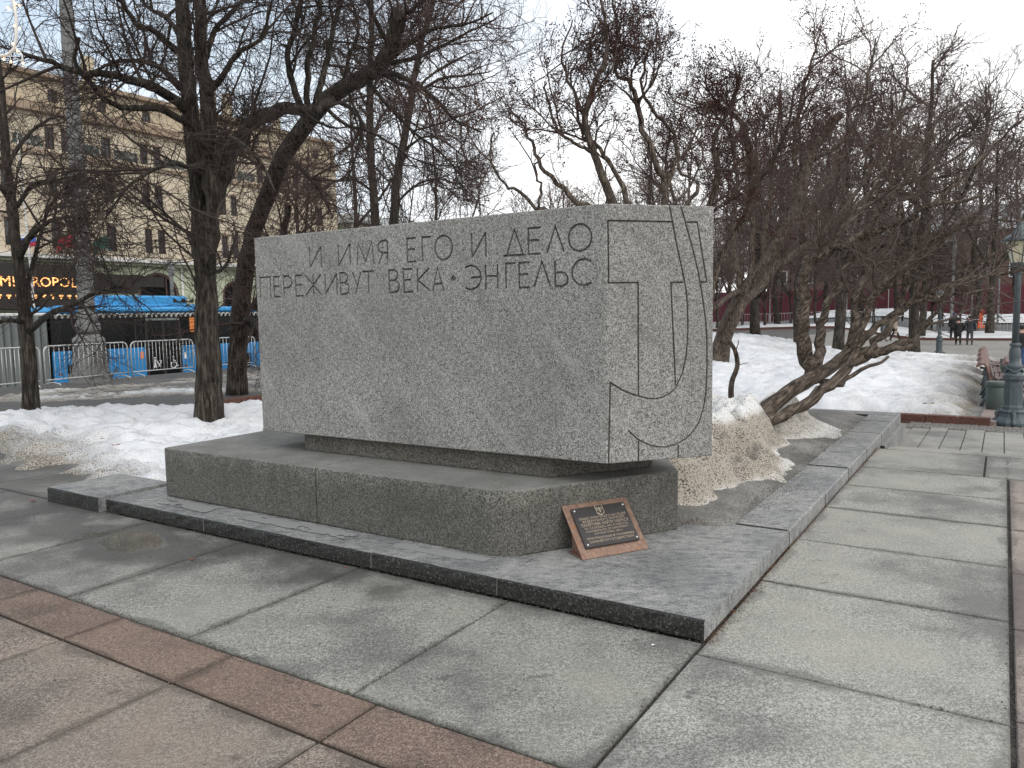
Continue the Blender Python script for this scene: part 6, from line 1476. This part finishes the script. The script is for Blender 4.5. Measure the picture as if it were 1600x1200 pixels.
def person(label, loc, rz, h, coat, trou, hair, stride=.1, longcoat=False, hat=False, bag=None, lean=0.0, shoe=None):
    r = empty('person', loc, rz, label, 'person'); s = h / 1.75
    hx = lambda L_: [(x * s, y * s, z * s) for x, y, z in L_]
    fl_, bl_ = stride, -stride                       # faces local -y; left foot forward
    ly = -lean
    V = hx([(0, 0, .93), (0, ly * .5, 1.18), (0, ly, 1.42), (0, ly * 1.1, 1.5), (0, ly * 1.3, 1.58), (0, ly * 1.35 - .01, 1.68),
            (.09, 0, .88), (.1, -fl_ * .6 - .02, .5), (.1, -fl_, .09), (.1, -fl_ - .12, .04), (-.09, 0, .88), (-.1, -bl_ * .5 - .02, .5), (-.1, -bl_, .09), (-.1, -bl_ - .12, .04),
            (.19, ly, 1.4), (.25, ly + .05, 1.14), (.24, ly - .05, .9), (.24, ly - .07, .82), (-.19, ly, 1.4), (-.25, ly + .05, 1.14), (-.24, ly - .05, .9), (-.24, ly - .07, .82)])
    Ed = [(0, 1), (1, 2), (2, 3), (3, 4), (4, 5), (0, 6), (6, 7), (7, 8), (8, 9), (0, 10), (10, 11), (11, 12), (12, 13), (2, 14), (14, 15), (15, 16), (16, 17), (2, 18), (18, 19), (19, 20), (20, 21)]
    Rd = [.13, .12, .12, .055, .085, .095, .085, .06, .045, .035, .085, .06, .045, .035, .06, .045, .038, .03, .06, .045, .038, .03]
    skin('body', V, Ed, [x * s for x in Rd], M_SKINP, r)
    zb = .55 if longcoat else .82
    cV = hx([(0, 0, 1.0), (0, ly * .5, 1.2), (0, ly, 1.4), (0, ly * 1.1, 1.49), (0, 0, zb + .05), (.2, ly, 1.4), (.27, ly + .05, 1.14), (.255, ly - .05, .88), (-.2, ly, 1.4), (-.27, ly + .05, 1.14), (-.255, ly - .05, .88), (0, 0, zb - .02)])
    skin('coat', cV, [(0, 1), (1, 2), (2, 3), (0, 4), (2, 5), (5, 6), (6, 7), (2, 8), (8, 9), (9, 10), (4, 11)], [(x * s if not isinstance(x, tuple) else (x[0] * s, x[1] * s)) for x in [(.2, .16), (.2, .165), (.19, .16), .1, (.21, .17) if longcoat else (.19, .15), .078, .066, .058, .078, .066, .058, (.2, .16)]], coat, r)
    tV = hx([(0, 0, .92), (.095, 0, .84), (.1, -fl_ * .6 - .02, .5), (.1, -fl_, .08), (-.095, 0, .84), (-.1, -bl_ * .5 - .02, .5), (-.1, -bl_, .08)])
    skin('trousers', tV, [(0, 1), (1, 2), (2, 3), (0, 4), (4, 5), (5, 6)], [x * s for x in [.15, .105, .082, .068, .105, .082, .068]], trou, r)
    for sx, f in ((1, fl_), (-1, bl_)):
        skin('shoe', hx([(sx * .1, -f + .05, .05), (sx * .1, -f - .06, .045), (sx * .1, -f - .15, .035)]), [(0, 1), (1, 2)], [x * s for x in (.05, .05, .035)], shoe or M_RUB, r)
    skin('hat' if hat else 'hair', hx([(0, ly * 1.35 + .055, 1.56), (0, ly * 1.35 + .04, 1.63), (0, ly * 1.35 + .02, 1.7), (0, ly * 1.35, 1.755)]), [(0, 1), (1, 2), (2, 3)], [x * s for x in (.06, .098, .11, .07)], hair, r)
    bm = bmesh.new(); box(bm, (-.015, -.115, 1.6), (.015, -.085, 1.65), .006); o = link('nose', mesh_of(bm), M_SKINP, r); o.scale = (s, s, s); o.location = (0, ly * 1.35 * s + .01, 0)
    if bag:
        bm = bmesh.new(); box(bm, (.25, -.1, .72), (.4, .22, 1.02), .05); tube(bm, [(.3, 0, 1.02), (.26, .0, 1.3), (.2, ly, 1.45)], .012, 5); o = link('shoulder_bag', mesh_of(bm), bag, r); o.scale = (s, s, s)
    return r
CM = lambda n, c: plain(n, c, .85, .2, 8)
M_CBLK = CM('black_wool', (.012, .012, .013)); M_CNAVY = CM('dark_navy_nylon', (.018, .022, .03)); M_CGREY = CM('dark_grey_cloth', (.06, .062, .068)); M_CBEI = CM('beige_wool', (.35, .27, .21)); M_CJEAN = CM('blue_denim', (.045, .1, .22)); M_CSLATE = CM('slate_blue_nylon', (.11, .13, .16)); M_HAIRD = CM('dark_hair', (.02, .016, .013)); M_HATB = CM('blue_knit', (.03, .04, .12))
def stand(x, y):
    p = foot(x, y); p.z = Gf(*AB(p.x, p.y)) + .035; return p
def hgt(p, ytop, x): return at(x, ytop, p.y).z - p.z
p = stand(1497, 537); person('person in a long black coat walking away beside another in a dark jacket', p, math.pi - .3, hgt(p, 497, 1497), M_CBLK, M_CBLK, M_HAIRD, .12, True, lean=.05)
p = stand(1515, 537); person('person in a dark jacket and grey trousers, right-hand one of the walking couple', p, math.pi - .25, hgt(p, 493, 1515), M_CNAVY, M_CGREY, M_HAIRD, .1, lean=.06)
p = stand(1489, 530); person('person in dark clothes and a blue hat, half hidden behind the walking couple', p, math.pi - .2, hgt(p, 489, 1489), M_CBLK, M_CBLK, M_HATB, .08, hat=True)
p = stand(1398, 532); person('person in a beige coat with a dark shoulder bag striding right behind the branches', p, math.pi / 2 - .5, hgt(p, 496, 1398), M_CBEI, M_CBLK, M_HAIRD, .32, True, bag=M_CBLK)
p = stand(1379, 532); person('person in slate blue clothes walking behind the one in beige', p, math.pi / 2 - .5, hgt(p, 494, 1379), M_CSLATE, M_CSLATE, M_HAIRD, .2)
p = stand(1594, 572); person('person in a black jacket and blue jeans standing at the right edge, behind the lamp', p, math.pi - .35, hgt(p, 508, 1594), M_CBLK, M_CJEAN, M_HAIRD, .05)

# ------------------------------------------------------------------ memorial plaque leaning by the pedestal
b0 = gr(910, 876, ST); b1 = gr(1016, 857, ST)
pu = (b1 - b0).normalized(); PW = .452
pq = empty('memorial_plaque', b0, math.atan2(pu.y, pu.x), 'dark bronze plaque with raised Cyrillic text, on a rusty steel plate leaning by the pedestal', 'plaque')
TH = math.atan2(.27, .25); PH = math.hypot(.27, .25) * 1.02     # leans back
tilt = Matrix.Rotation(TH, 4, 'X')
M_RUST = NB('coppery_rusty_steel'); _n = M_RUST.noise(9, 5, .65); _m = M_RUST.noise(34, 4, .7)
M_RUST.bump(_m, .2, .003)
M_RUST = M_RUST.done(M_RUST.mix(M_RUST.ramp(_n, [(.56, 0.0), (.66, .85)]), M_RUST.ramp(_m, [(.3, (.15, .085, .06)), (.7, (.3, .2, .15))]), (.3, .11, .03)), .45, .5, .35)
M_BRONZE = NB('dark_bronze'); M_BRONZE.bump(M_BRONZE.noise(160, 3), .25, .002)
M_BRONZE = M_BRONZE.done(M_BRONZE.mix(M_BRONZE.noise(14, 4), (.035, .032, .033), (.07, .066, .066)), .42, .5, .5)
M_BRZL = plain('rubbed_bronze_lettering', (.42, .35, .28), .4, .2, 60, .5, .55)
M_BOLT = plain('bright_bolt', (.62, .62, .6), .3, .1, 8, .5, .7)
def onplate(name, me, mat, x, y, z, parent):
    o = link(name, me, mat, parent); o.matrix_local = tilt @ Matrix.Translation((x, y, z)); return o
plate = onplate('backing_plate', boxmesh((0, 0, -.006), (PW + .03, PH, 0), .002), M_RUST, 0, 0, 0.006, pq)
# bent foot plate under it
bm = bmesh.new(); v_ = [bm.verts.new(p) for p in ((0, 0, .002), (PW + .03, 0, .002), (PW + .03, .17, .006), (0, .17, .006), (0, 0, .008), (PW + .03, 0, .008), (PW + .03, .17, .012), (0, .17, .012))]
for f in ((0, 1, 2, 3), (4, 5, 6, 7), (0, 1, 5, 4), (1, 2, 6, 5), (2, 3, 7, 6), (3, 0, 4, 7)): bm.faces.new([v_[i] for i in f])
link('foot_plate', mesh_of(bm), M_RUST, pq)
for x in (.03, PW): link('support_rib', quick(lambda bm: prism(bm, ccw([(0.02, .012), (.17, .012), (.19, .2)]), x, x + .005)), M_RUST, pq).matrix_local = Matrix(((0, 0, 1, 0), (1, 0, 0, 0), (0, 1, 0, 0), (0, 0, 0, 1)))
TX0, TX1, TY0, TY1 = .045, PW - .012, .062, PH - .038
tab = onplate('bronze_tablet', boxmesh((0, 0, 0), (TX1 - TX0, TY1 - TY0, .016), .004), M_BRONZE, TX0, TY0, .0065, pq)
tw_, th_ = TX1 - TX0, TY1 - TY0
lines = [('ОБЪЕКТ КУЛЬТУРНОГО НАСЛЕДИЯ', .0195), ('ФЕДЕРАЛЬНОГО ЗНАЧЕНИЯ', .0195), ('ПАМЯТНИК КАРЛУ МАРКСУ', .0265), ('СК. Л.Е.КЕРБЕЛЬ, АРХ. Р.А.БЕГУНЦ,', .0165), ('Н.А.КОВАЛЬЧУК, В.Г.МАКАРЕВИЧ,', .0165), ('В.М.МОРГУЛИС, 1961 г.', .0165), ('РЕГИСТРАЦИОННЫЙ № 771510294890006', .0175), ('ОХРАНЯЕТСЯ ГОСУДАРСТВОМ', .0185)]
ys = [.70, .625, .535, .45, .375, .30, .20, .115]
for (t_, sz_), f in zip(lines, ys):
    me = text_mesh(t_, sz_ * 1.12, .0022, 1.02)
    o = link('text_line', me, M_BRZL, tab)
    w_ = max(v.co.x for v in me.vertices) - min(v.co.x for v in me.vertices); k_ = min(1, (tw_ - .05) / w_)
    o.location = (tw_ / 2, th_ * f, .0175); o.scale = (k_, 1, 1)
bm = bmesh.new(); sh = [(-.026, .035), (.026, .035), (.026, -.02), (.012, -.03), (0, -.035), (-.012, -.03), (-.026, -.02)]
tube(bm, [(x, y, 0) for x, y in sh + [sh[0]]], .003, 5)
tube(bm, [(0, .02, 0), (0, -.018, 0)], .006, 5); tube(bm, [(-.017, .02, 0), (-.012, .0, 0), (0, .008, 0), (.012, 0, 0), (.017, .02, 0)], .004, 5); tube(bm, [(-.008, -.02, 0), (0, -.008, 0), (.008, -.02, 0)], .003, 5)
cr_ = link('crest', mesh_of(bm), M_BRZL, tab); cr_.location = (tw_ / 2, th_ * .875, .017)
for x, y in ((.018, .02), (tw_ - .018, .02), (.018, th_ - .02), (tw_ - .018, th_ - .02)):
    bm = bmesh.new(); lathe(bm, [(.0075, 0), (.0075, .004), (.004, .007)], 10); o = link('bolt', mesh_of(bm, smooth=True), M_BOLT, tab); o.location = (x, y, .0155)

# ------------------------------------------------------------------ small litter
M_RLEAF = plain('red_wrapper', (.3, .04, .03), .6, .3, 30); M_DLEAF = plain('brown_leaf', (.2, .07, .04), .7, .3, 30)
def scrap(name, label, p, mat, s, cat, seed):
    rn = random.Random(seed); bm = bmesh.new(); n = 9; c = bm.verts.new((0, 0, s * .12)); ring = []
    for k in range(n):
        a = 2 * math.pi * k / n; rr_ = s * rn.uniform(.45, 1.1); ring.append(bm.verts.new((math.cos(a) * rr_, math.sin(a) * rr_ * .55, s * rn.uniform(0.02, .3))))
    for k in range(n): bm.faces.new((c, ring[k], ring[(k + 1) % n]))
    o = tag(link(name, mesh_of(bm), mat), label, cat); o.location = p; return o
scrap('leaf', 'small brown leaf on the wet grey slabs left of the step', gr(302, 874, .003), M_DLEAF, .03, 'leaf', 1)
scrap('wrapper', 'tiny red scrap beside the raised end slab of the step', gr(52, 783, .003), M_RLEAF, .035, 'litter', 2)
scrap('leaf', 'reddish leaf scrap at the foot of the step near its light joint mark', gr(540, 886, .003), M_RLEAF, .016, 'leaf', 3)
scrap('chewing_gum', 'small white lump on the slab in front of the step corner', gr(1022, 1008, .004), M_FW, .016, 'litter', 4)
scrap('leaf', 'larger reddish brown leaf on the snow left of the pedestal', gr(182, 696, .22), M_DLEAF, .05, 'leaf', 5)
scrap('leaf', 'dark red leaf on the snow nearer the pedestal', gr(160, 686, .22), M_DLEAF, .04, 'leaf', 6)
ck = scrap('cardboard_scrap', 'flat brownish cardboard scrap lying on the snowy lawn behind the planter kerb', gr(1448, 632, Gf(12.6, 0) + .42), plain('damp_cardboard', (.32, .26, .18), .8, .2, 9), .16, 'litter', 7)

# ------------------------------------------------------------------ loose grit left by the thaw
def grit(name, ABz, s0, s1, mat):
    """loose grains, one little pyramid each, at given (a, b, z)"""
    n = len(ABz); x, y = ab_world(ABz[:, 0], ABz[:, 1]); c = np.stack([x, y, ABz[:, 2]], -1)
    s = RNG.uniform(s0, s1, n) ** 1.0; an = RNG.uniform(0, 6.28, n)
    v = [c + np.stack([np.cos(an + k * 2.09) * s, np.sin(an + k * 2.09) * s * .8, -0.001 + 0 * s], -1) for k in range(3)] + [c + np.stack([0 * s, 0 * s, s * .8], -1)]
    v = np.stack(v, 1).reshape(-1, 3); i = np.arange(n)[:, None] * 4
    t = np.concatenate([i + np.array([0, 1, 3]), i + np.array([1, 2, 3]), i + np.array([2, 0, 3])], 0)
    return tag(link(name, arrays_mesh(name, v, tris=t), mat), kind='stuff')
def scatter(n, a0, a1, b0, b1, z): return np.stack([RNG.uniform(a0, a1, n), RNG.uniform(b0, b1, n), np.full(n, z)], -1)
def along(n, a0, b0, a1, b1, sd, z):
    t = RNG.random(n)[:, None]; p = np.array([[a0, b0]]) * (1 - t) + np.array([[a1, b1]]) * t + RNG.normal(size=(n, 2)) * sd
    return np.concatenate([p, np.full((n, 1), z)], 1)
M_GRITL = plain('pale_grit', (0.4, 0.38, 0.34), .85, .35, 40); M_GRITD = plain('dark_grit', (0.06, 0.052, 0.043), .9, .4, 40); M_GRITR = plain('rusty_brown_grit', (0.13, 0.065, 0.035), .9, .4, 40)
grit('grit', np.concatenate([scatter(1500, -3.0, -0.03, 0.0, 6.5, .002), scatter(900, -2.0, 5.9, -3.0, -0.03, .002), scatter(260, .03, .33, .2, 5.0, ST + .001), along(500, 1.2, .75, 3.1, .2, .14, ST + .004), along(700, 2.0, .3, 7.5, .3, .06, ST + .004), along(1600, 1.7, .5, 7.5, .45, .12, ST + .02)]), .0012, .0034, M_GRITL)
jl = [along(120, -1.25, b, 0, b, .012, .001) for b in row_b[1:6]] + [along(220, -1.25, 0, -1.25, 5.5, .012, .001) for _ in range(3)] + [along(80, a, -1.24, a, 0, .014, .001) for a in col_a[1:]] + [along(700, -2.4, -1.25, 5.9, -1.25, .018, .001), along(700, -.018, 0, -.018, 5.2, .012, .001), along(260, .35, 4.7, .33, 1.45, .012, ST + .001)]
grit('grit', np.concatenate(jl + [scatter(500, -3.0, -0.03, 0.0, 6.5, .002), along(900, 1.5, .7, 3.2, .25, .13, ST + .004), along(1800, 2.2, .36, 8.0, .36, .1, ST + .003), along(1500, 1.7, .5, 7.5, .45, .12, ST + .03)]), .0015, .006, M_GRITD)
grit('grit', np.concatenate([along(900, 0.0, -.012, 6.0, -.012, .012, .001), along(250, 0, -.02, 2.0, -.02, .02, .001)]), .002, .006, M_GRITR)
